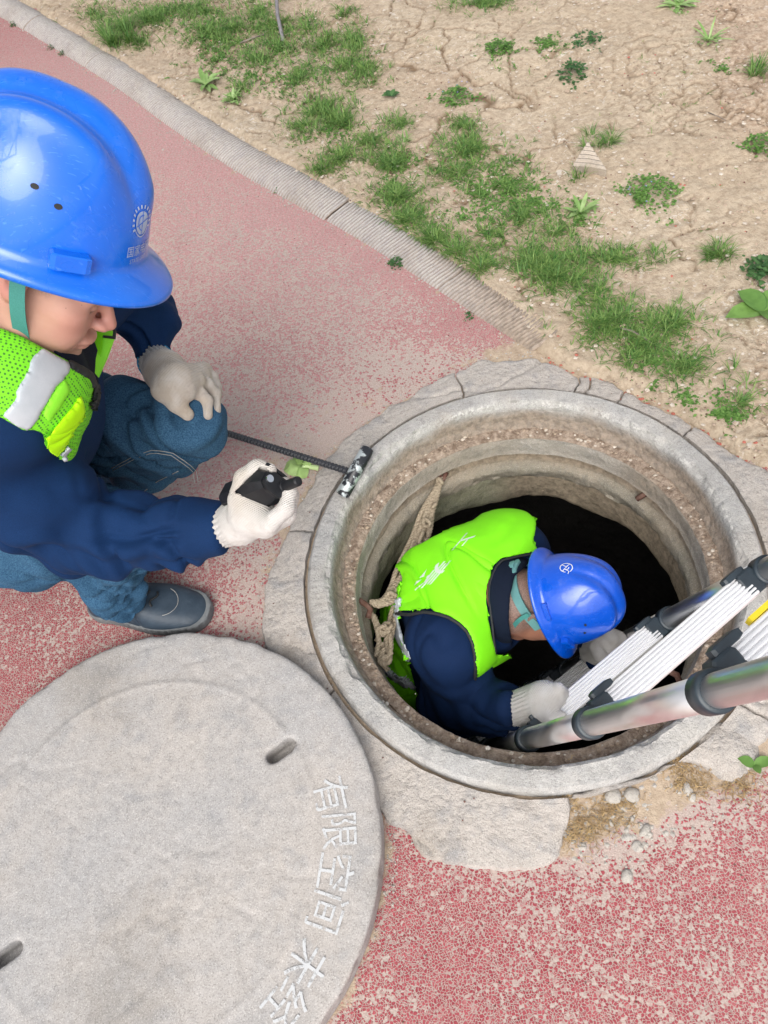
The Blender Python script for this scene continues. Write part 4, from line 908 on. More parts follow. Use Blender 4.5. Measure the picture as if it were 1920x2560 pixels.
M['teal'] = m_plain('teal_plastic', (.10,.26,.26), (.13,.31,.31), 40, .45)
M['print'] = m_plain('pale_print', (.60,.68,.58), (.54,.62,.53), 60, .6, 0)
M['white'] = m_plain('white_print', (.78,.78,.78), (.72,.73,.75), 60, .6, 0)
M['white_dim'] = m_plain('dull_white_print', (.36,.45,.66), (.44,.52,.70), 60, .6, 0)  # duller, bluer white than the plain white print
M['radio'] = m_plain('radio_plastic', (.008,.009,.011), (.013,.014,.017), 60, .5, .2, 300, .0008, .3)
M['chrome'] = m_plain('chrome', (.7,.72,.75), (.6,.62,.66), 30, .2, 0, Metallic=1.)
M['shoe'] = m_plain('dark_blue_leather', (.020,.035,.055), (.035,.055,.080), 30, .55, .4, 160, .0015)
M['sole'] = m_plain('grey_sole', (.11,.12,.13), (.17,.18,.185), 25, .8, .3, 100)

def basis(f, u):                          # columns: front, left, up
    f = np.array(f, float); u = np.array(u, float); f /= np.linalg.norm(f); u -= f*(u@f); u /= np.linalg.norm(u); return np.stack([f, np.cross(u, f), u], 1)
def camv(x, y, z): return M3 @ np.array([x, y, z], float)

# ---- hard hat: head frame, origin at the middle of the rim
def dome_pt(th, t, grow=0.0):             # th 0 = front, t 0 rim .. 1 apex
    th = np.asarray(th, float); t = np.asarray(t, float); ph = t*np.pi/2
    c = np.cos(ph)**.82; sn = np.sin(ph)**.95
    ax = np.where(np.cos(th) > 0, .122, .118)+grow; by = .103+grow
    x = ax*np.cos(th)*c+.004; y = by*np.sin(th)*c; z = (.146+grow)*sn
    cr_ = sstep(.10, .55, t)*sstep(1.25, .9, t)
    ridge = .0085*np.exp(-(y/.020)**2)*sstep(.035, .085, z)*sstep(-.12, -.05, x)
    ridge += .0060*np.exp(-((np.abs(y)-.050)/.012)**2)*sstep(.045, .09, z)*sstep(-.10, -.03, x)*sstep(.10, .06, x)
    ridge -= .0035*np.exp(-((np.abs(y)-.030)/.008)**2)*sstep(.05, .09, z)
    nx, ny, nz = x/.12**2, y/.103**2, z/.146**2; L = np.sqrt(nx**2+ny**2+nz**2)+1e-9
    return np.stack([x+nx/L*ridge, y+ny/L*ridge, z+nz/L*ridge], -1)
def helmet(parent, o, B, mat, sc=1.0):
    nt_, nth = 44, 128; TH = np.linspace(0, 2*np.pi, nth, endpoint=False); rows = []
    def put(P): return o+(P*sc) @ B.T
    for i in range(nt_): rows.append(dome_pt(TH, np.full(nth, 1-i/(nt_-1))*.999))
    rim = rows[-1]; fr = np.clip(np.cos(TH), 0, 1); out = .011+.024*fr**2.2+.010*np.clip(-np.cos(TH), 0, 1)**2
    d = np.stack([np.cos(TH)*1.0, np.sin(TH)*.85, 0*TH], -1); d /= np.linalg.norm(d, axis=1)[:,None]
    drop = .010+.010*fr**2
    rows.append(rim+d*.004+np.array([0,0,-.004]))
    for q in (.3, .6, .9): rows.append(rim+d*(.004+out*q)[:,None]+np.stack([0*TH, 0*TH, -.006-drop*q], -1))
    rows.append(rim+d*(.004+out)[:,None]+np.stack([0*TH, 0*TH, -.008-drop], -1))
    rows.append(rim+d*(.004+out)[:,None]+np.stack([0*TH, 0*TH, -.012-drop], -1))
    rows.append(rim+d*(.001+out)[:,None]+np.stack([0*TH, 0*TH, -.012-drop], -1))
    rows.append(rim*np.array([.975,.975,1])+np.array([0,0,-.008]))
    for i in range(1, 12): rows.append(dome_pt(TH, np.full(nth, i/11*.98), -.0035))
    P = put(np.concatenate(rows)); F = grid_faces(len(rows), nth, True)[:, ::-1]
    h = obj('helmet', P, F, mat, parent, True)
    # slots, rain gutter lip, vents
    for sgn in (-1, 1):
        mb = MB(); th = sgn*1.05; c = dome_pt(th, .05)+np.array([0,0,-.002]); tx = np.array([-math.sin(th)*.122, math.cos(th)*.103, 0]); tx /= np.linalg.norm(tx); nn = np.cross(tx, [0,0,1.])*1
        if nn @ c < 0: nn = -nn
        box(mb, put(c+nn*.005), B@tx*.021*sc, B@nn*.0075*sc, B@np.array([0,0,1])*.0095*sc, .25); mb.build('accessory_slot', mat, h, False)
        mb = MB(); th = sgn*1.95; c = dome_pt(th, .03)+np.array([0,0,-.004]); tx = np.array([-math.sin(th)*.122, math.cos(th)*.103, 0]); tx /= np.linalg.norm(tx); nn = np.cross(tx, [0,0,1.])
        if nn @ c < 0: nn = -nn
        box(mb, put(c+nn*.004), B@tx*.022*sc, B@nn*.005*sc, B@np.array([0,0,1])*.005*sc, .25); mb.build('accessory_slot', mat, h, False)
        for th, t in ((1.20, .27), (1.42, .33)):
            c = dome_pt(sgn*th, t); c2 = dome_pt(sgn*th, t, .0006); nn = c2-c; nn /= np.linalg.norm(nn); x_, y_, _ = frame(nn); mb = MB()
            V_ = [c+nn*.0009]+[c+nn*.0009+.0030*(1.4*math.cos(a)*x_+math.sin(a)*y_) for a in np.linspace(0, 6.283, 17)[:-1]]
            mb.add([put(np.array(v)) for v in V_], [(0, 1+k_, 1+(k_+1) % 16) for k_ in range(16)]); mb.build('vent_hole', M['trim'], h, False)
    return h, put
def wrap(put, th0, t0, size, V2, dth=1.0):  # print 2D shape onto the dome round (th0, t0)
    th = th0+V2[:,0]*size/.112*dth; t = t0+V2[:,1]*size/(.146*np.pi/2*.95); P = dome_pt(th, t, .0010)
    P[:,0] += 0; return put(P)
def ring2d(r0, r1, n=40, a0=0, a1=2*math.pi):
    A = np.linspace(a0, a1, n+1); V = np.array([(r*math.cos(a), r*math.sin(a)) for a in A for r in (r0, r1)]); F = [(2*i, 2*i+1, 2*i+3, 2*i+2) for i in range(n)]; return V, F
def bar2d(x0, y0, x1, y1, w, n=6):
    d = np.array([x1-x0, y1-y0]); d = d/np.linalg.norm(d); s_ = np.array([-d[1], d[0]])*w/2
    V = []; 
    for i in range(n+1): p = np.array([x0+(x1-x0)*i/n, y0+(y1-y0)*i/n]); V += [p-s_, p+s_]
    return np.array(V), [(2*i, 2*i+1, 2*i+3, 2*i+2) for i in range(n)]
def shapes(lst):
    V = []; F = []
    for v, f in lst: b = sum(len(q) for q in V); V.append(np.asarray(v)[:,:2]); F += [tuple(i+b for i in ff) for ff in f]
    return np.concatenate(V), F
def ribbon(name, pts, wid, side, mat, parent, th=.0012):
    pts = np.array(pts, float); L = np.r_[0, np.cumsum(np.linalg.norm(np.diff(pts, axis=0), axis=1))]; n_ = 40; t = np.linspace(0, L[-1], n_); P = np.stack([np.interp(t, L, pts[:,k_]) for k_ in range(3)], 1)
    for _ in range(12): P[1:-1] = .25*P[:-2]+.5*P[1:-1]+.25*P[2:]
    T = np.gradient(P, axis=0); T /= np.linalg.norm(T, axis=1)[:,None]; side = np.broadcast_to(np.array(side, float), P.shape); S_ = side-T*dot(side, T)[:,None]; S_ /= np.linalg.norm(S_, axis=1)[:,None]; Nn = np.cross(T, S_)
    V = np.concatenate([np.stack([P-S_*wid/2+Nn*th/2, P+S_*wid/2+Nn*th/2, P+S_*wid/2-Nn*th/2, P-S_*wid/2-Nn*th/2], 1).reshape(-1, 3)])
    return obj(name, V, grid_faces(n_, 4, True), mat, parent, 2)

# ---- head: frame B (front, left, up), origin o between the ears
def head_fn(o, B, sc=1.0, neck=None, nr=.058, eyes=True):
    E = lambda x, y, z: np.array([x, y, z])
    def f(P):
        p = ((P-o) @ B)/sc; q = p.copy(); q[...,1] = np.abs(q[...,1])
        d = ell(p, (-.012, 0, .045), (.099, .078, .095))
        d = smin(d, ell(q, (.030, .012, -.025), (.062, .052, .085)), .03)
        d = smin(d, chain(q, [E(-.004, .054, -.045), E(.018, .050, -.082), E(.075, .016, -.112)], [.022, .020, .021], .02), .035)
        d = smin(d, ell(p, (.082, 0, -.108), (.022, .028, .020)), .022)
        d = smin(d, ell(q, (.062, .040, -.020), (.027, .027, .026)), .025)          # cheekbone
        d = smin(d, ell(q, (.066, .030, -.060), (.028, .024, .028)), .025)          # cheek
        d = smin(d, cap(q, E(.088, .0, .020), E(.078, .042, .018), .013, .010), .016)   # brow
        d = smax(d, -ell(q, (.103, .031, .000), (.016, .017, .012)), .012)          # socket
        if eyes:
            d = smin(d, ell(q, (.079, .031, -.001), (.0135, .0145, .0125)), .003)
            d = smax(d, -(cap(q, E(.0925, .020, -.004), E(.086, .043, -.005), .0012)), .0015)   # lid crease
            d = smax(d, -(cap(q, E(.094, .018, .006), E(.086, .044, .006), .0011)), .002)
        d = smin(d, cap(p, E(.090, 0, .008), E(.116, 0, -.029), .0072, .0098), .013)  # nose
        d = smin(d, ell(q, (.106, .0125, -.034), (.012, .0085, .0085)), .008)
        d = smin(d, ell(p, (.100, 0, -.066), (.012, .024, .008)), .010)
        d = smin(d, ell(p, (.097, 0, -.078), (.011, .020, .0075)), .008)
        d = smax(d, -cap(q, E(.1115, 0, -.0715), E(.098, .024, -.0735), .0016), .003)   # mouth
        d = smax(d, -cap(q, E(.112, .020, -.040), E(.088, .034, -.072), .0020), .008)   # fold by the mouth
        e = p.copy(); e[...,1] = np.abs(e[...,1])                                     # ears
        er = ell(e, (-.008, .083, .000), (.019, .0075, .032)); er = smin(er, ell(e, (-.004, .080, -.024), (.010, .006, .012)), .006)
        er = smax(er, -ell(e, (-.005, .091, .003), (.011, .007, .021)), .003)
        d = smin(d, er, .006)
        if neck is not None: d = smin(d, chain(P, neck, [nr]*len(neck), .03)/sc, .03)
        return d*sc
    return f

def glove_obj(parent, name, fn, lo, hi, stain=None, disp=None, h=.0026):
    return sdf_obj(name, fn, lo, hi, h, M['glove'], parent, sm=1, disp=disp, attr=lambda V: {'stain': stain(V) if stain else np.zeros(len(V))})
def bbox(pts, m): pts = np.array(pts); return pts.min(0)-m, pts.max(0)+m
def folds(amp, specs, seed=0):            # specs: (direction across the folds, spacing, weight)
    def f(V, Nn):
        s_ = np.zeros(len(V)); wp = np.stack([fbm(V, 3.5, 2, seed+k) for k in range(3)], 1)*.05
        for i, (dr, sp_, w) in enumerate(specs):
            d, e1, e2 = frame(dr)[2], frame(dr)[0], frame(dr)[1]; U = V+wp
            q = np.stack([(U @ d)/sp_, (U @ e1)/(sp_*3.6), (U @ e2)/(sp_*3.6)], 1); n_ = fbm(q, 1.0, 2, seed+11+i*3)
            s_ += w*(.9*n_-.75*np.exp(-(n_/.09)**2)*sstep(.35, .6, vn(V, 5, seed+41+i)))
        return amp*s_+amp*.10*fbm(V, 26, 3, seed+3)
    return f

# =================================================================== squatting worker
wa = empty('person', Q(60,1250,0).tolist(), 'worker in blue helmet, green vest and jeans squatting by the manhole with a radio', 'person')
Bh = basis(camv(.90,-.30,-.22), camv(.24,.76,.60))
HO = QD(76,470,1.05)                        # rim centre
EO = HO+Bh @ np.array([.016, 0, -.052])
shR, elR, wrR = Q(-110,985,.70), Q(190,1142,.50), Q(498,1142,.52)
shL, elL, wrL = Q(190,600,.66), Q(325,668,.52), Q(336,780,.47)
hipR, knR, anR = Q(-150,1150,.30), Q(225,1140,.36), Q(262,1290,.10)
hipL, knL, anL = Q(-60,900,.30), Q(388,922,.42), Q(250,1040,.10)
chest, waist = Q(-5,880,.62), Q(-20,1010,.40); neck0 = Q(15,735,.74)
neckpts = [EO+Bh @ np.array([-.030,0,-.06]), EO+Bh @ np.array([-.065,0,-.14]), neck0+(chest-neck0)*.2]
_a = math.radians(16); Bf = np.stack([Bh[:,0]*math.cos(_a)-Bh[:,2]*math.sin(_a), Bh[:,1], Bh[:,2]*math.cos(_a)+Bh[:,0]*math.sin(_a)], 1)
hf = head_fn(EO, Bf, .97, None)
def bodyA(P):
    d = hf(P); d = smin(d, chain(P, neckpts, [.052,.052,.045], .03), .025)
    for c in ([neckpts[-1], chest, waist], ): d = smin(d, chain(P, c, [.07,.11,.10], .05), .03)
    for c, rr_ in (([chest, shR, elR, wrR], [.05,.032,.026,.022]), ([chest, shL, elL, wrL], [.05,.030,.018,.018]), ([waist, hipR, knR, anR], [.09,.055,.040,.03]), ([waist, hipL, knL, anL], [.09,.055,.040,.03])):
        d = smin(d, chain(P, c, rr_, .03), .02)
    return d
def skin_attr(o, B):
    def f(V):
        p = (V-o) @ B; nose = np.exp(-(((p[:,0]-.115)/.02)**2+((p[:,2]+.03)/.025)**2+(p[:,1]/.03)**2)); ear = np.exp(-(((np.abs(p[:,1])-.088)/.010)**2+((p[:,0]+.008)/.03)**2))
        ck = .45*np.exp(-(((p[:,0]-.08)/.03)**2+((p[:,2]+.03)/.03)**2)); lip = .8*np.exp(-(((p[:,0]-.105)/.014)**2+((p[:,2]+.071)/.011)**2+(p[:,1]/.022)**2))
        brow = np.exp(-(((p[:,2]-.020-.0)/.0055)**2))*sstep(.055, .075, p[:,0])*sstep(.046, .040, np.abs(p[:,1]))*sstep(.012, .018, np.abs(p[:,1]))
        hair = sstep(.045, .015, p[:,0]+.015*fbm(V, 60, 2, 4))*sstep(-.02, .015, p[:,2]+.01*fbm(V, 60, 2, 5)+.35*np.clip(-p[:,0], 0, .1))*sstep(.003, .0, np.abs(p[:,1])-.079)
        lash = np.exp(-(((p[:,2]+.0045)/.0018)**2))*sstep(.080, .086, p[:,0])*sstep(.046, .042, np.abs(p[:,1]))*sstep(.016, .02, np.abs(p[:,1]))
        return {'flush': np.clip(nose*.7+ear+ck+lip, 0, 1)*.7, 'stubble': np.clip(brow*1.0+hair*.8+lash*.9+.10*sstep(-.07, -.09, p[:,2]), 0, 1)}
    return f
lo, hi = bbox([EO-.14, EO+.14, neckpts[1], chest], .06); 
# one continuous body: fine head region merged with coarse rest by one grid at 4 mm
lo2, hi2 = bbox([EO-.12, EO+.12, wrR, wrL, shR, shL, hipR, hipL, knR, knL, anR, anL, chest], .10)
def two_res(fn, lo, hi, lo_f, hi_f, h, k):    # coarse field refined where the face is: returns warped-grid mesh
    ax = []
    for i in range(3):
        c0 = np.arange(lo[i], lo_f[i], h*k); c1 = np.arange(lo_f[i], hi_f[i], h); c2 = np.arange(hi_f[i], hi[i]+h*k, h*k); ax.append(np.r_[c0, c1, c2])
    idx = [np.arange(len(a)) for a in ax]
    def g(Pi): return fn(np.stack([np.interp(Pi[...,i], idx[i], ax[i]) for i in range(3)], -1))
    V, F = surface_net(g, (0,0,0), [len(a)-1 for a in ax], 1.0, 5*h*k)
    return np.stack([np.interp(V[:,i], idx[i], ax[i]) for i in range(3)], 1), F
V, F = two_res(bodyA, lo2, hi2, EO-.135, EO+.135, .0026, 5)
V = relax(V, F, 1); obj('body', V, F, M['skin'], wa, True, skin_attr(EO, Bf)(V))
hA, putA = helmet(wa, HO, Bh, M['helmet'], 1.12)
# front emblem and lettering
lst = [ring2d(0, .0145, 32)]
v, f = shapes(lst); obj('round_emblem', wrap(putA, -.24, .215, .85, v), f, M['white_dim'], hA, False)
bars = []
for k_ in range(13):
    a = math.radians(-20+k_*220/12); bars.append(bar2d(.018*math.cos(a), .018*math.sin(a), .0225*math.cos(a), .0225*math.sin(a), .0028, 1))
v, f = shapes(bars+[ring2d(.0165, .0180, 24, math.radians(200), math.radians(340))]); obj('emblem_lettering_ring', wrap(putA, -.24, .215, .85, v), f, M['white_dim'], hA, False)
gl = [ring2d(.0085, .0100, 20, 1.2+i*1.57, 2.9+i*1.57) for i in range(2)]+[bar2d(-.002, -.014, .002, .014, .0013), bar2d(-.013, -.003, .013, .004, .0013)]
v, f = shapes(gl); P = wrap(putA, -.24, .215, .85, v); P += (P-HO)/np.linalg.norm(P-HO, axis=1)[:,None]*.0006; obj('emblem_globe_lines', P, f, M['helmet'], hA, False)
for tx, t0, sz in (('国家电网', .085, .0125), ('STATE GRID', .035, .0066)):
    Vt, Ft = text_mesh(tx, sz, 1); obj('helmet_lettering', wrap(putA, -.24, t0, 1, Vt), Ft, M['white_dim'], hA, False)
# chin strap
hp = lambda x, y, z: EO+Bf @ np.array([x, y, z])
ribbon('chin_strap', [hp(-.012,-.098,.05), hp(-.006,-.097,.02), hp(.006,-.089,-.02), hp(.020,-.079,-.055), hp(.038,-.062,-.092), hp(.052,-.035,-.128), hp(.058,0,-.140), hp(.052,.035,-.128), hp(.038,.062,-.092), hp(.0,.09,.03)], .019, Bh[:,0]*.9+Bh[:,2]*.3, M['strap'], hA)

# jacket
fdir = lambda a, b: (np.asarray(b)-np.asarray(a))
def sleeve(P, a, b, c, ra, rb, rc): return chain(P, [a, b, c], [ra, rb, rc], .03)
def torsoA(P):
    d = chain(P, [QD(-25,835,1.17), chest, waist], [.130,.150,.135], .08)
    d = smin(d, cap(P, shL, shR, .085), .06); return d
cuR = wrR+(elR-wrR)/np.linalg.norm(elR-wrR)*.012
def jacketA(P):
    d = torsoA(P); dR = chain(P, [shR, (shR+elR)/2+np.array([0,0,-.0]), elR, (elR*.45+cuR*.55), cuR], [.086,.080,.070,.057,.039], .04)
    dL = chain(P, [shL, elL, wrL+(elL-wrL)*.12], [.080,.060,.041], .03)
    d = smin(d, dR, .045); d = smin(d, dL, .04)
    u = (wrR-elR)/np.linalg.norm(wrR-elR); d = np.where(np.linalg.norm(P-cuR, axis=-1) < .15, smax(d, (P-cuR) @ u-.002, .004), d)
    u2 = (wrL-elL)/np.linalg.norm(wrL-elL); d = np.where(np.linalg.norm(P-wrL, axis=-1) < .11, smax(d, (P-wrL) @ u2+.004, .004), d)
    nk = chain(P, neckpts, [.060,.060,.045], .02); d = smax(d, -nk, .01)
    return smax(d, -hf(P)+.01, .01)
lo, hi = bbox([shR, elR, cuR, shL, elL, wrL, chest, waist, neck0], .15)
uR = fdir(elR, wrR); uL = fdir(elL, wrL); uT = fdir(neck0, waist)
fd0 = folds(.030, [(uR+np.array([0,0,.12]), .062, 1.0), (uR*np.array([1,-1,1])+np.array([0,.1,0]), .085, .8), (uL, .05, .7)], 3)
fd = lambda V, Nn: fd0(V, Nn)*sstep(.0, .03, torsoA(V))
def jd(V, Nn):
    cuff = np.exp(-(((V-cuR) @ (uR/np.linalg.norm(uR))+.028)/.020)**2)*(np.linalg.norm(V-cuR, axis=1) < .09); t = (V-cuR) @ (uR/np.linalg.norm(uR)); near = np.linalg.norm(V-cuR, axis=1) < .12
    return fd(V, Nn)*(1-.75*cuff)*(.15+.85*sstep(.03, .09, np.linalg.norm(V-cuR, axis=1)))+near*(.0035*sstep(-.060, -.057, t)-.003*np.exp(-((t+.062)/.004)**2))
jk = sdf_obj('jacket', jacketA, lo, hi, .0052, M['navy'], wa, disp=jd, sm=1)
# vest pieces: cloth shells cut to pattern outlines
def shell(name, base, poly, off, th, mat, parent, h, cut=None, disp=None, front=True, attr=None, rnd_=.0):
    pc = np.array(poly, float); c = pc.mean(0)
    def f(P):
        p2, dep = PR(P); d2_ = poly_sd(poly, p2[...,0], p2[...,1])*dep/FPX/KD
        b = base(P); d = np.maximum(np.abs(b-off)-th, d2_)
        if cut is not None: d = np.maximum(d, cut(P))
        return d
    return f
vestA = [(-260,700),(0,712),(40,728),(96,756),(146,784),(196,811),(211,834),(208,860),(201,887),(192,915),(180,934),(170,960),(163,980),(152,995),(128,993),(96,967),(90,950),(73,927),(53,932),(28,915),(0,900),(-260,800)]
vfold = folds(.007, [(uT+np.array([.1,0,0]), .07, 1.)], 9)
def side_cut(P): return -((P-chest) @ M3[:,2])-.03
lo, hi = bbox([QD(-200,700,1.1), QD(240,1000,1.25), QD(-200,900,1.3), chest, neck0], .10)
def vest_piece(name, poly, off, th, mat, h, parent, lo, hi, base=torsoA, cut=side_cut, attr=None, disp=None, sm=1):
    return sdf_obj(name, shell(name, base, poly, off, th, mat, parent, h, cut), lo, hi, h, mat, parent, disp=disp, sm=3, attr=attr)
vA = vest_piece('vest', vestA, .010, .0055, M['vest_mesh'], .0042, wa, lo, hi, attr=lambda V: {'mesh': np.ones(len(V))}, disp=vfold)
lo, hi = bbox([QD(-20,740,1.08), QD(215,1000,1.25), QD(0,900,1.2), QD(215,760,1.1)], .08)
for nm, poly, mat, of in (('reflective_strip', [(93,754),(149,787),(147,800),(133,821),(118,835),(110,851),(100,870),(93,880),(86,895),(80,910),(60,933),(34,921),(3,897),(16,885),(33,867),(36,855),(37,844),(48,826),(60,807),(66,790),(70,774)], M['reflect'], .0165),
                          ('bright_patch', [(136,820),(149,841),(128,880),(106,914),(92,895),(108,860)], M['vest_bright'], .0160),
                          ('pocket', [(173,857),(183,887),(180,900),(176,910),(160,940),(143,967),(125,990),(112,985),(100,973),(93,950),(130,912),(160,878)], M['vest_yellow'], .0185),
                          ('lower_reflective_strip', [(128,986),(150,963),(158,968),(140,992)], M['reflect'], .0175),
                          ('zip', [(150,780),(196,806),(215,832),(213,862),(205,890),(197,886),(204,858),(203,838),(192,818),(148,791)], M['trim'], .0160)):
    h_ = .0034 if nm != 'zip' else .0026
    vest_piece(nm, poly, of, .0030, mat, h_, vA, lo, hi, disp=vfold)
# far lapel of the open vest: a hanging sheet of cloth
def sheet_poly(name, pts, mat, parent, dirv, th=.004, n_=1):
    mb = MB(); P = [np.array(p) for p in pts]; k_ = len(P); nn = np.array(dirv, float); nn /= np.linalg.norm(nn)
    V_ = P+[p-nn*th for p in P]; mb.add(V_, [tuple(range(k_)), tuple(range(k_, 2*k_))[::-1]]+[(i, (i+1) % k_, k_+(i+1) % k_, k_+i) for i in range(k_)]); return mb.build(name, mat, parent, False)
lp = lambda x, y, dd=0: QD(x, y, 1.245+dd)
sheet_poly('vest_lapel', [lp(213,690), lp(226,688), lp(247,714,.01), lp(246,731,.01), lp(232,770,.015), lp(212,815,.01), lp(205,806), lp(207,775), lp(211,757), lp(204,738)], M['vest_bright'], vA, M3[:,2])
sheet_poly('lapel_trim', [lp(228,686,-.006), lp(232,686,-.006), lp(250,714,-.006), lp(248,732,-.006), lp(222,729,-.006), lp(223,724,-.006), lp(243,726,-.006), lp(244,716,-.006)], M['trim'], vA, M3[:,2])
sheet_poly('lapel_mesh', [lp(206,738,-.005), lp(213,700,-.005), lp(222,700,-.005), lp(221,740,-.005), lp(216,770,-.005), lp(211,757,-.005)], M['vest'], vA, M3[:,2])
# dark inner shirt front
sdf_obj('dark_inner_jacket', shell('', torsoA, [(96,745),(150,725),(190,690),(225,690),(212,740),(212,800),(214,835),(196,815),(150,790)], .003, .006, None, None, .004, None), *bbox([QD(90,700,1.1), QD(240,850,1.3)], .09), .005, M['navy_dark'], wa)

# jeans
def jeansA(P):
    a = chain(P, [waist+np.array([-.06,0,-.03]), hipL, (hipL+knL)/2, knL], [.13,.12,.100,.074], .07)
    b = chain(P, [knL, (knL+anL)/2, anL], [.066,.064,.058], .03)
    c = chain(P, [waist+np.array([-.06,0,-.03]), hipR, (hipR+knR)/2, knR], [.13,.118,.098,.078], .05)
    e = chain(P, [knR, (knR+anR)/2, anR], [.070,.068,.066], .03)
    d = smin(smin(a, b, .03), smin(c, e, .03), .02)
    d = smax(d, -(P[...,2]-.055), .01)
    hem = (P-anR) @ ((anR-knR)/np.linalg.norm(anR-knR))-.030
    loc = np.linalg.norm(P-anR, axis=-1) < .16
    return np.where(loc, smax(d, hem, .006), d)
lo, hi = bbox([hipL, knL, anL, hipR, knR, anR, waist], .145)
jf = folds(.022, [(knL-hipL+np.array([0,.2,.1]), .06, 1.), (anR-knR, .038, .9), (np.array([.5,.5,0]), .08, .7)], 21)
sdf_obj('jeans', jeansA, lo, hi, .0058, M['denim'], wa, disp=jf)
# stitched seam on the left trouser leg
def on_sdf(fn, x, y, d0=.9, d1=2.2, n_=500, off=0.0):
    D_ = np.linspace(d0, d1, n_); P = np.array([QD(x, y, d) for d in D_]); v = fn(P)-off; k_ = np.argmax(v < 0)
    return P[k_] if v[k_] < 0 else P[np.argmin(v)]
for pts in ([(240,1012),(290,985),(330,972),(372,978),(410,1004),(424,1018)], [(240,1018),(292,991),(330,978),(370,984),(406,1009),(419,1022)], [(424,1018),(428,1040)], [(417,1022),(420,1042)], [(300,1070),(340,1040),(385,1018)]):
    mb = MB(); P = [on_sdf(jeansA, x, y, off=.009) for x, y in arc(pts, 14)]; tube(mb, P, .0008, 4); mb.build('seam_stitching', M['thread'], wa, True)

# shoes
def shoe(pfx, heel, toe, parent, side=1):
    ax = toe-heel; L = np.linalg.norm(ax[:2]); f = np.array([ax[0], ax[1], 0])/L; l = np.array([-f[1], f[0], 0]); c = heel.copy(); c[2] = 0
    def lf(P): q = P-c; return q @ f, q @ l, P[...,2]
    def half(x): t = np.clip(x/L, 0, 1); return .034+.016*np.sin(np.clip(t*1.25-.15, 0, 1)*np.pi)**1.0*sstep(.1, .7, t)+.004
    def foot2(x, y, g=0): 
        t = np.clip(x, .036, L-.048); w = half(t)*1.13+g; return np.hypot(x-t, y)-w
    def sole_(P): x, y, z = lf(P); return smax(foot2(x, y), np.abs(z-.014)-.014, .004)
    def upper(P):
        x, y, z = lf(P); t = x/L; top = .034+.075*sstep(.62, .10, t)+.028*sstep(1.02, .55, t); d = foot2(x, y, -.004-.35*np.clip(z-.03, 0, 1))
        return smax(d, z-top, .028)
    root = empty('shoe', c.tolist()); root.parent = parent; root.location = c-world_loc(parent)
    pts = [heel-l*.08-f*.04, heel+l*.08-f*.04, toe+l*.08+f*.04, toe-l*.08+f*.04]; lo_, hi_ = bbox(pts, .01); lo_[2] = -.012; hi_[2] = .15
    sdf_obj('upper', lambda P: np.maximum(upper(P), .020-P[...,2]), lo_, hi_, .0035, M['shoe'], root, disp=lambda V, Nn: .0010*fbm(V, 30, 3, 1)+(-.0022)*np.exp(-(((V-c) @ f-L*.40-1.2*((V-c) @ l)**2*8)/.003)**2))
    hi_[2] = .045; sdf_obj('sole', sole_, lo_, hi_, .0035, M['sole'], root, disp=lambda V, Nn: -.0020*(np.abs(Nn[:,2]) < .5)*(np.sin((V @ f)*420) > .2))
    def onup(x, y, o_=.001):
        z = np.linspace(.16, .02, 200); P = c+f*x+l*y+np.c_[np.zeros((200, 2)), z]; v = upper(P)-o_; k_ = np.argmax(v < 0); return P[k_]
    for a0, ww, off_ in ((L*.56, .042, 0), (L*.80, .040, 0)):
        mb = MB(); A = np.linspace(-1.25, 1.25, 22); tube(mb, [onup(a0-.045+ww*math.cos(a)*.9, ww*.85*math.sin(a)) for a in A], .0008, 4); mb.build('stitching', M['thread'], root, True)
    for i in range(4):
        x0 = L*.40+i*.018; mb = MB(); tube(mb, [onup(x0+.006*math.sin(i+k_), -.018+.036*k_/6, .002) for k_ in range(7)], .0026, 6); mb.build('lace', M['trim'], root, True)
    return root
hl_, to_ = Q(196,1300,.02), Q(455,1322,.02); hl_ = to_+(hl_-to_)/np.linalg.norm(hl_-to_)*.285
shoe('shoe', hl_, to_, wa)
sh2 = anL*np.array([1,1,0])+np.array([-.03,.06,.02]); shoe('shoe', sh2, sh2+np.array([.06,-.265,0]), wa)

# left glove on the knee
def tz(x, y, z=.0): return on_sdf(jeansA, x, y, .9, 2.2, 700, z)
wl = QD(338,797, np.linalg.norm((wrL-CAM)@M3[:,2])); dk = lambda x, y, up_=0: tz(x, y, up_)
k_i, k_m = tz(404,846,.030), tz(424,822,.034); pal = (tz(372,838,.035)+tz(385,815,.04))/2
fing = [[k_i, tz(432,850,.022), tz(447,866,.018), tz(449,897,.014)], [k_m, tz(448,830,.026), tz(464,850,.018), tz(467,888,.012)], [tz(436,812,.03), tz(455,826,.015), tz(466,848,.008), tz(467,880,.005)], [tz(440,800,.03), tz(458,816,.01), tz(466,836,.004), tz(468,862,.002)]]
fing = [[p if i == 0 else p for i, p in enumerate(ff)] for ff in fing]
thb = [QD(352,830, proj0) if False else tz(352,842,.03), tz(380,872,.022), tz(405,895,.016)]
def gloveL(P):
    d = chain(P, [wrL, (wrL+pal)/2, pal], [.033,.036,.036], .02)
    for a in (k_i, k_m, fing[2][0], fing[3][0]): d = smin(d, cap(P, pal, a, .026, .0165), .014)
    for i, ff in enumerate(fing): d = smin(d, chain(P, ff, [.0128,.0112,.0106,.0090], .006), .0035)
    d = smin(d, chain(P, [pal*.4+wrL*.6]+thb, [.026,.019,.0138,.0118], .012), .010)
    return d
lo, hi = bbox([wrL, pal]+[p for ff in fing for p in ff]+thb, .045)
uG = pal-wrL; uG = uG/np.linalg.norm(uG); gx, gy, _ = frame(uG)
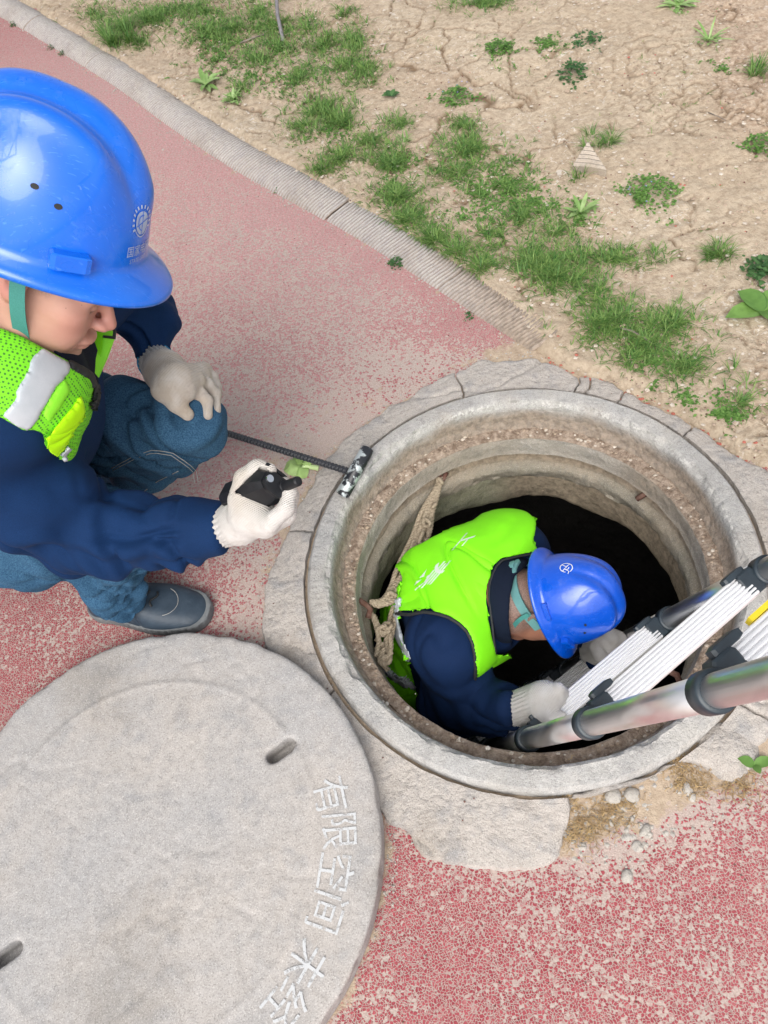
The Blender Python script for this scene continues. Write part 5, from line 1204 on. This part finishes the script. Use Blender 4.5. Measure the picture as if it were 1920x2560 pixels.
def cuffdisp(o_, u_, ln, n_=26, amp=.0016):
    a_, b_, _ = frame(u_)
    def f(V, Nn):
        q = V-o_; t = q @ u_; an = np.arctan2(q @ a_, q @ b_); return amp*np.sin(an*n_)*sstep(ln, ln*.6, t)+.0006*fbm(V, 60, 3, 2)
    return f
gl_ = glove_obj(wa, 'glove', gloveL, lo, hi, lambda V: sstep(.05, .10, (V-wrL) @ uG)*(.45+.5*vn(V, 20, 4)), cuffdisp(wrL, uG, .055))
mb = MB(); tube(mb, [wrL+uG*.004+.0345*(math.cos(a)*gx+math.sin(a)*gy) for a in np.linspace(0, 2*math.pi, 30)], .002, 6, False); mb.build('blue_cuff_edge', m_plain('cuff_thread', (.02,.22,.42), (.03,.28,.5), 100, .8, 0), gl_, True)

# right glove round the radio
ra = camv(.62,.18,.76); ra /= np.linalg.norm(ra)                    # radio axis, towards the antenna
rc = QD(578,1052,1.17); rw = camv(.72,-.55,-.45); rw -= ra*(rw@ra); rw /= np.linalg.norm(rw); rn = np.cross(ra, rw)
radio = empty('handheld_radio', (rc-ra*.05).tolist(), 'black handheld radio with stub antenna in the white glove of the squatting worker', 'radio')
mb = MB(); box(mb, rc-ra*.045, rw*.027, rn*.0185, ra*.062, .42); box(mb, rc+ra*.018+rw*.003, rw*.021, rn*.0150, ra*.006, .5); mb.build('casing', M['radio'], radio, 2)
mb = MB(); a0 = rc+ra*.014+rn*.004+rw*.013; tube(mb, [a0, a0+ra*.012, a0+ra*.013, a0+ra*.045, a0+ra*.047], [.0095,.0095,.0078,.0072,.005], 18); mb.build('antenna', M['radio'], radio, 2)
mb = MB(); a1 = rc+ra*.018-rw*.012; tube(mb, [a1, a1+ra*.008], [.0062,.0055], 18); mb.build('knob', M['chrome'], radio, 2)
mb = MB(); box(mb, rc+ra*.010+rn*.021-rw*.004, rw*.019, rn*.003, ra*.008, .3); mb.build('clip', M['radio'], radio, 2)
palR = QD(545,1108,1.21)
def gp(x, y, d): return QD(x, y, d)
thR = [gp(520,1075,1.20), gp(530,1034,1.185), gp(556,1014,1.175), gp(582,1016,1.165)]
fR = [[gp(585,1128,1.17), gp(618,1098,1.160), gp(624,1062,1.165), gp(606,1034,1.18)], [gp(582,1138,1.19), gp(622,1112,1.185), gp(629,1072,1.19), gp(612,1042,1.20)], [gp(576,1142,1.21), gp(618,1118,1.21), gp(626,1080,1.215), gp(610,1050,1.22)], [gp(570,1140,1.23), gp(608,1120,1.235), gp(616,1085,1.24), gp(600,1060,1.24)]]
def gloveR(P):
    d = chain(P, [wrR-(wrR-elR)*.05, wrR*.5+palR*.5, palR], [.030,.032,.034], .02)
    for ff in fR: d = smin(d, cap(P, palR, ff[0], .027, .0145), .012); d = smin(d, chain(P, ff, [.0136,.0118,.0110,.0098], .006), .0012)
    d = smin(d, chain(P, thR, [.019,.0145,.0128,.0108], .010), .012)
    q = P-(rc-ra*.045); bx = np.maximum(np.maximum(np.abs(q@rw)-.026, np.abs(q@rn)-.017), np.abs(q@ra)-.061)
    return smax(d, -bx, .002)
lo, hi = bbox([wrR, palR]+[p for ff in fR for p in ff]+thR, .05); uH = palR-wrR; uH /= np.linalg.norm(uH)
glove_obj(wa, 'glove', gloveR, lo, hi, lambda V: sstep(.07, .12, (V-wrR) @ uH)*.5*vn(V, 15, 4), cuffdisp(wrR, uH, .055))
# =================================================================== worker in the shaft
Bb = basis(camv(.48,-.80,-.38), camv(.80,.14,.52))
HB = QD(1212,1292,1.80); EB = HB+Bb @ np.array([-.002, 0, -.037])
nB = QD(1085,1290,1.86); cB = QD(1005,1290,1.97); wB = QD(905,1405,2.32); hB = QD(890,1470,2.62)
sR, eR, wR = QD(965,1390,1.84), QD(985,1525,1.96), QD(1122,1532,1.77)
sL, eL, wL = QD(1100,1200,2.0), QD(1200,1330,2.15), QD(1285,1408,2.04)
wb = empty('person', [float(hB[0]), float(hB[1]), -1.64], 'worker in blue helmet and bright lime vest bending over inside the manhole shaft', 'person')
nkB = [EB+Bb @ np.array([-.015,0,-.06]), EB+Bb @ np.array([-.05,0,-.13]), nB]
hfB = head_fn(EB, Bb, .86, None, eyes=False)
kneesB = [hB+np.array([.09,.10,-.40]), hB+np.array([.10,-.10,-.40])]; feetB = [np.array([hB[0]+.05, hB[1]+.12, -1.56]), np.array([hB[0]+.05, hB[1]-.12, -1.56])]
def bodyB(P):
    d = hfB(P); d = smin(d, chain(P, nkB, [.056,.058,.065], .03), .025); d = smin(d, chain(P, [nB, cB, wB, hB], [.07,.11,.10,.10], .05), .04)
    for c, rr_ in (([cB, sR, eR, wR], [.06,.045,.034,.026]), ([cB, sL, eL, wL], [.06,.045,.034,.026]), ([hB, kneesB[0], feetB[0]], [.08,.05,.04]), ([hB, kneesB[1], feetB[1]], [.08,.05,.04])): d = smin(d, chain(P, c, rr_, .03), .02)
    return d
lo, hi = bbox([EB-.12, EB+.12, wR, wL, sR, sL, hB]+kneesB+feetB, .10)
V, F = two_res(bodyB, lo, hi, EB-.13, EB+.13, .0038, 5)
def attrB(V):
    p = (V-EB) @ Bb; q = np.abs(p[:,1]); ear = np.exp(-(((q-.088)/.012)**2+((p[:,0]+.008)/.03)**2))
    return {'flush': np.clip(ear, 0, 1)*.8, 'stubble': sstep(.04, .01, p[:,0])*sstep(-.10, -.06, p[:,2]+.012*fbm(V, 40, 2, 3))*sstep(.006, .0, q-.079)*.85}
V = relax(V, F, 1); obj('body', V, F, M['skin2'], wb, True, attrB(V))
hBo, putB = helmet(wb, HB, Bb, M['helmet2'], .885)
em = [ring2d(.0135, .0155, 30, -1.9, 3.6), bar2d(-.015, .001, .015, .001, .0018), bar2d(.002, .001, .002, .0145, .0018), bar2d(-.006, -.0005, -.006, -.012, .0018), ring2d(.0052, .0068, 12, 3.3, 5.6), bar2d(-.014, -.014, -.006, -.012, .0018)]
v, f = shapes(em); a_ = 2.6; v = np.stack([v[:,0]*math.cos(a_)-v[:,1]*math.sin(a_), v[:,0]*math.sin(a_)+v[:,1]*math.cos(a_)], 1)
obj('round_emblem', wrap(putB, 3.38, .27, 1.0, v), f, M['white'], hBo, False)
q_ = lambda x, y, z: EB+Bb @ np.array([x, y, z])*.88
ribbon('adjuster_band', [q_(.02,-.086,-.005), q_(-.03,-.084,-.02), q_(-.075,-.060,-.035), q_(-.103,-.02,-.042), q_(-.108,0,-.044), q_(-.103,.02,-.042), q_(-.075,.060,-.035), q_(-.03,.084,-.02)], .020, Bb[:,2], M['teal'], hBo, .004)
mb = MB(); box(mb, q_(-.113,0,-.044), Bb[:,1]*.024, Bb[:,0]*.008, Bb[:,2]*.018, .4); box(mb, q_(-.122,0,-.044), Bb[:,1]*.012, Bb[:,0]*.005, Bb[:,2]*.012, .45); mb.build('adjuster_knob', M['teal'], hBo, 2)
ribbon('chin_strap', [q_(-.03,-.088,-.01), q_(-.025,-.094,-.035), q_(.0,-.086,-.065), q_(.035,-.066,-.10), q_(.055,-.03,-.13), q_(.06,0,-.138)], .010, Bb[:,0]*.9+Bb[:,2]*.3, M['strap'], hBo)
def torsoB(P):
    d = chain(P, [nB*.45+cB*.55, cB, wB, hB], [.115,.140,.135,.14], .09)
    d = smin(d, cap(P, sL-M3[:,1]*.0+M3[:,2]*.05, cB, .092, .12), .06); d = smin(d, cap(P, sR, cB, .080, .11), .06); return d
def jacketB(P):
    d = torsoB(P); d = smin(d, chain(P, [sR, eR, wR], [.090,.074,.043], .04), .04); d = smin(d, chain(P, [sL, eL, wL], [.062,.058,.045], .04), .04)
    u = (wR-eR)/np.linalg.norm(wR-eR); d = np.where(np.linalg.norm(P-wR, axis=-1) < .12, smax(d, (P-wR) @ u, .004), d)
    nk = chain(P, nkB, [.062,.062,.058], .02); return smax(smax(d, -nk, .01), -hfB(P)+.012, .01)
lo, hi = bbox([sR, eR, wR, sL, eL, wL, cB, wB, hB, nB], .16)
uB = wR-eR; fB0 = folds(.024, [(uB, .055, 1.), (eR-sR, .065, 1.)], 33)
fB = lambda V, Nn: fB0(V, Nn)*sstep(.0, .03, torsoB(V))
M['navy_b'] = m_cloth('shaded_navy_cloth', (.002,.012,.048), (.004,.020,.072), 900)  # jacket navy darkened, the shaft's shade put into the cloth colour
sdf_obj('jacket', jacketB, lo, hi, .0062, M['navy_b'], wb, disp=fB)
def legsB(P):
    d = chain(P, [hB+np.array([0,0,-.02]), kneesB[0], feetB[0]], [.145,.085,.07], .04); return smin(d, chain(P, [hB+np.array([0,0,-.02]), kneesB[1], feetB[1]], [.145,.085,.07], .04), .02)
lo, hi = bbox([hB]+kneesB+feetB, .17); sdf_obj('trousers', legsB, lo, hi, .012, M['navy_dark'], wb)
for k_ in (0, 1): c = feetB[k_]*np.array([1,1,0])+np.array([-.06,0,0]); mb = MB(); box(mb, c+np.array([.09,0,-1.60]), np.array([.14,0,0]), np.array([0,.047,0]), np.array([0,0,.05]), .35); mb.build('shoe', M['shoe'], wb, 2)
cutB = lambda P: -((P-cB) @ M3[:,2])-.07
vB = [(860,1206),(891,1184),(958,1150),(1022,1130),(1042,1114),(1062,1102),(1108,1096),(1138,1106),(1158,1126),(1156,1170),(1164,1186),(1150,1196),(1118,1201),(1085,1208),(1072,1222),(1064,1240),(1058,1262),(1056,1290),(1059,1322),(1063,1354),(1066,1385),(1071,1414),(1106,1412),(1115,1429),(1100,1444),(1077,1455),(1050,1470),(1027,1477),(1028,1444),(1026,1412),(1020,1385),(1009,1362),(992,1345),(969,1331),(945,1323),(915,1319),(885,1325),(856,1323),(862,1295),(868,1262)]
bf = folds(.011, [(M3[:,0]*.8+M3[:,1]*.5, .09, 1.), (M3[:,0]*.3-M3[:,1], .11, .7)], 41)
lo, hi = bbox([QD(850,1120,1.8), QD(1170,1120,1.8), QD(850,1480,2.2), QD(1120,1480,1.9), QD(850,1300,2.1)], .08)
vb = vest_piece('vest', vB, .015, .0060, M['vest'], .0052, wb, lo, hi, base=torsoB, cut=cutB, disp=bf)
lo2, hi2 = bbox([QD(820,1290,1.9), QD(920,1560,2.5), QD(820,1500,2.4)], .12)
vest_piece('vest_lower_back', [(870,1255),(862,1330),(872,1400),(890,1450),(905,1500),(905,1560),(860,1560),(820,1480),(820,1300)], .012, .0055, M['vest'], .0055, wb, lo2, hi2, base=torsoB, cut=lambda P: -((P-wB) @ M3[:,2])-.10, disp=bf)
for poly in ([(858,1290),(848,1330),(856,1385),(876,1418),(893,1433),(886,1412),(866,1375),(860,1330),(868,1290)], [(830,1425),(846,1450),(870,1462),(896,1480),(900,1490),(872,1482),(846,1468),(822,1445)]):
    vest_piece('reflective_strip', poly, .019, .0030, M['reflect'], .0042, vb, lo2, hi2, base=torsoB, cut=lambda P: -((P-wB) @ M3[:,2])-.10, disp=bf)
def edge_tube(name, pts, off, r, mat, parent, base):
    mb = MB(); tube(mb, [on_sdf(base, x, y, 1.5, 2.6, 800, off) for x, y in arc(pts, 40)], r, 6); mb.build(name, mat, parent, True)
edge_tube('armhole_trim', [(856,1326),(885,1328),(915,1322),(945,1326),(969,1334),(992,1348),(1009,1365),(1020,1388),(1025,1412),(1027,1444),(1026,1476)], .020, .0040, M['trim'], vb, torsoB)
edge_tube('neck_trim', [(1150,1197),(1118,1202),(1085,1210),(1072,1224),(1064,1242),(1058,1264),(1057,1290),(1060,1322),(1064,1354),(1067,1385),(1071,1412)], .020, .0028, M['trim'], vb, torsoB)
wl_ = Vector(world_loc(vb)); bvb = BVHTree.FromPolygons([v.co+wl_ for v in vb.data.vertices], [p.vertices[:] for p in vb.data.polygons])
def onto(bv, x, y, dd):
    q = QD(x, y, dd); dr = Vector(q-CAM).normalized(); h = bv.ray_cast(Vector(CAM), dr); return np.array(h[0]-dr*.0015) if h[0] else q
for tx, cx, cy, sz in (('上', 1008, 1165, 50), ('秦', 931, 1243, 78)):
    Vt, Ft = text_mesh(tx, 1.12, 2, .012)
    # baseline runs from his left to his right shoulder; tops point to the neck
    bx = np.array([-.62, .72])*sz; up_ = np.array([.95, -.30])*sz*.72
    P = [onto(bvb, cx+v[0]*bx[0]+v[1]*up_[0], cy+v[0]*bx[1]+v[1]*up_[1], 1.95) for v in Vt]
    obj('back_lettering', np.array(P), Ft, M['print'], vb, False)
col_base = lambda P: chain(P, [nkB[1], nB, nB+(nB-nkB[1])*.3], [.074,.084,.088], .02)
lo, hi = bbox([nkB[1], nB], .14)
vest_piece('collar', [(1088,1205),(1125,1198),(1150,1196),(1138,1222),(1112,1245),(1102,1290),(1100,1340),(1110,1412),(1069,1414),(1062,1354),(1055,1290),(1060,1242),(1072,1220)], .004, .006, M['navy_dark'], .0045, wb, lo, hi, base=col_base, cut=lambda P: -((P-nB) @ M3[:,2])-.03)
# gloves of the second worker
pB = QD(1175,1512,1.72); kn_ = [QD(1205,1490+i*13,1.70+.012*i) for i in range(4)]; tp_ = [QD(1222,1500+i*13,1.735+.012*i) for i in range(4)]; t3 = [QD(1208,1512+i*12,1.755+.012*i) for i in range(4)]
thB = [QD(1165,1540,1.70), QD(1190,1552,1.685), QD(1212,1548,1.68)]
def gloveB(P):
    d = chain(P, [wR-(wR-eR)*.05, pB], [.037,.040], .02)
    for a, b, c in zip(kn_, tp_, t3): d = smin(d, cap(P, pB, a, .032, .0155), .014); d = smin(d, chain(P, [a, b, c], [.0145,.0125,.0115], .006), .004)
    return smin(d, chain(P, thB, [.019,.0150,.0125], .01), .01)
lo, hi = bbox([wR, pB]+kn_+tp_+t3+thB, .05); uB2 = pB-wR; uB2 /= np.linalg.norm(uB2); glove_obj(wb, 'glove', gloveB, lo, hi, None, cuffdisp(wR, uB2, .075, 28, .0018), .003)
pL = QD(1306,1395,1.98); kL_ = [QD(1312+i*9,1370+i*3,1.955+.006*i) for i in range(4)]; tL_ = [QD(1326+i*8,1384+i*5,1.945+.006*i) for i in range(4)]; uL_ = [QD(1318+i*8,1402+i*4,1.965) for i in range(4)]
def gloveB2(P):
    d = chain(P, [wL, pL], [.038,.040], .02)
    for a, b, c in zip(kL_, tL_, uL_): d = smin(d, cap(P, pL, a, .030, .0155), .012); d = smin(d, chain(P, [a, b, c], [.0145,.0125,.0115], .006), .004)
    return smin(d, chain(P, [QD(1288,1400,1.95), QD(1296,1418,1.93), QD(1310,1424,1.94)], [.018,.014,.012], .01), .01)
lo, hi = bbox([wL, pL]+kL_+tL_+uL_, .06); glove_obj(wb, 'glove', gloveB2, lo, hi, None, None, .0035)

# ------------------------------------------------------------------ street trees beside the path, behind and above the photographer
def tree(x, y, h, cr_, seed, label):
    rt = random.Random(seed); root = empty('tree', (x, y, -.02), label, 'tree'); mb = MB(); tips = []
    def grow(p, d, L, r, lv):
        pts = [p]
        for i in range(4):
            d = d+np.array([rt.gauss(0, .12), rt.gauss(0, .12), .05]); d /= np.linalg.norm(d); pts.append(pts[-1]+d*L/4)
        tube(mb, pts, np.linspace(r, r*.55, 5), 6 if lv < 3 else 4, False)
        if lv >= 4: tips.extend(pts[1:]); return
        for i in range(3 if lv else 5):
            a = rt.uniform(0, 6.28); nd = d*.65+np.array([math.cos(a), math.sin(a), .15])*.75; grow(pts[rt.randint(2, 4)] if lv else pts[-1]*1.0, nd/np.linalg.norm(nd), L*.70, r*.52, lv+1)
    grow(np.array([x, y, -.02]), np.array([0,0,1.]), h, .11, 0)
    mb.build('trunk', M['twig'], root, True, origin=(x, y, -.02)); lf = MB()
    for p in tips:
        for _ in range(7): leaf(lf, p+np.array([rt.gauss(0, .12), rt.gauss(0, .12), rt.gauss(0, .10)]), rt.uniform(0, 6.28), rt.uniform(-.5, .5), rt.uniform(.06, .12), rt.uniform(.03, .06), .2, 1)
    lf.build('crown', M['weed'], root, True, origin=(x, y, h))
tree(-2.3, -1.3, 2.5, 2, 3, 'young street tree with thin leafy branches over the path left of the manhole cover')
tree(3.2, -2.6, 2.9, 2, 8, 'street tree on the right side of the path beyond the ladder')
tree(-4.2, 1.6, 2.8, 2, 12, 'street tree on the left verge behind the squatting worker')
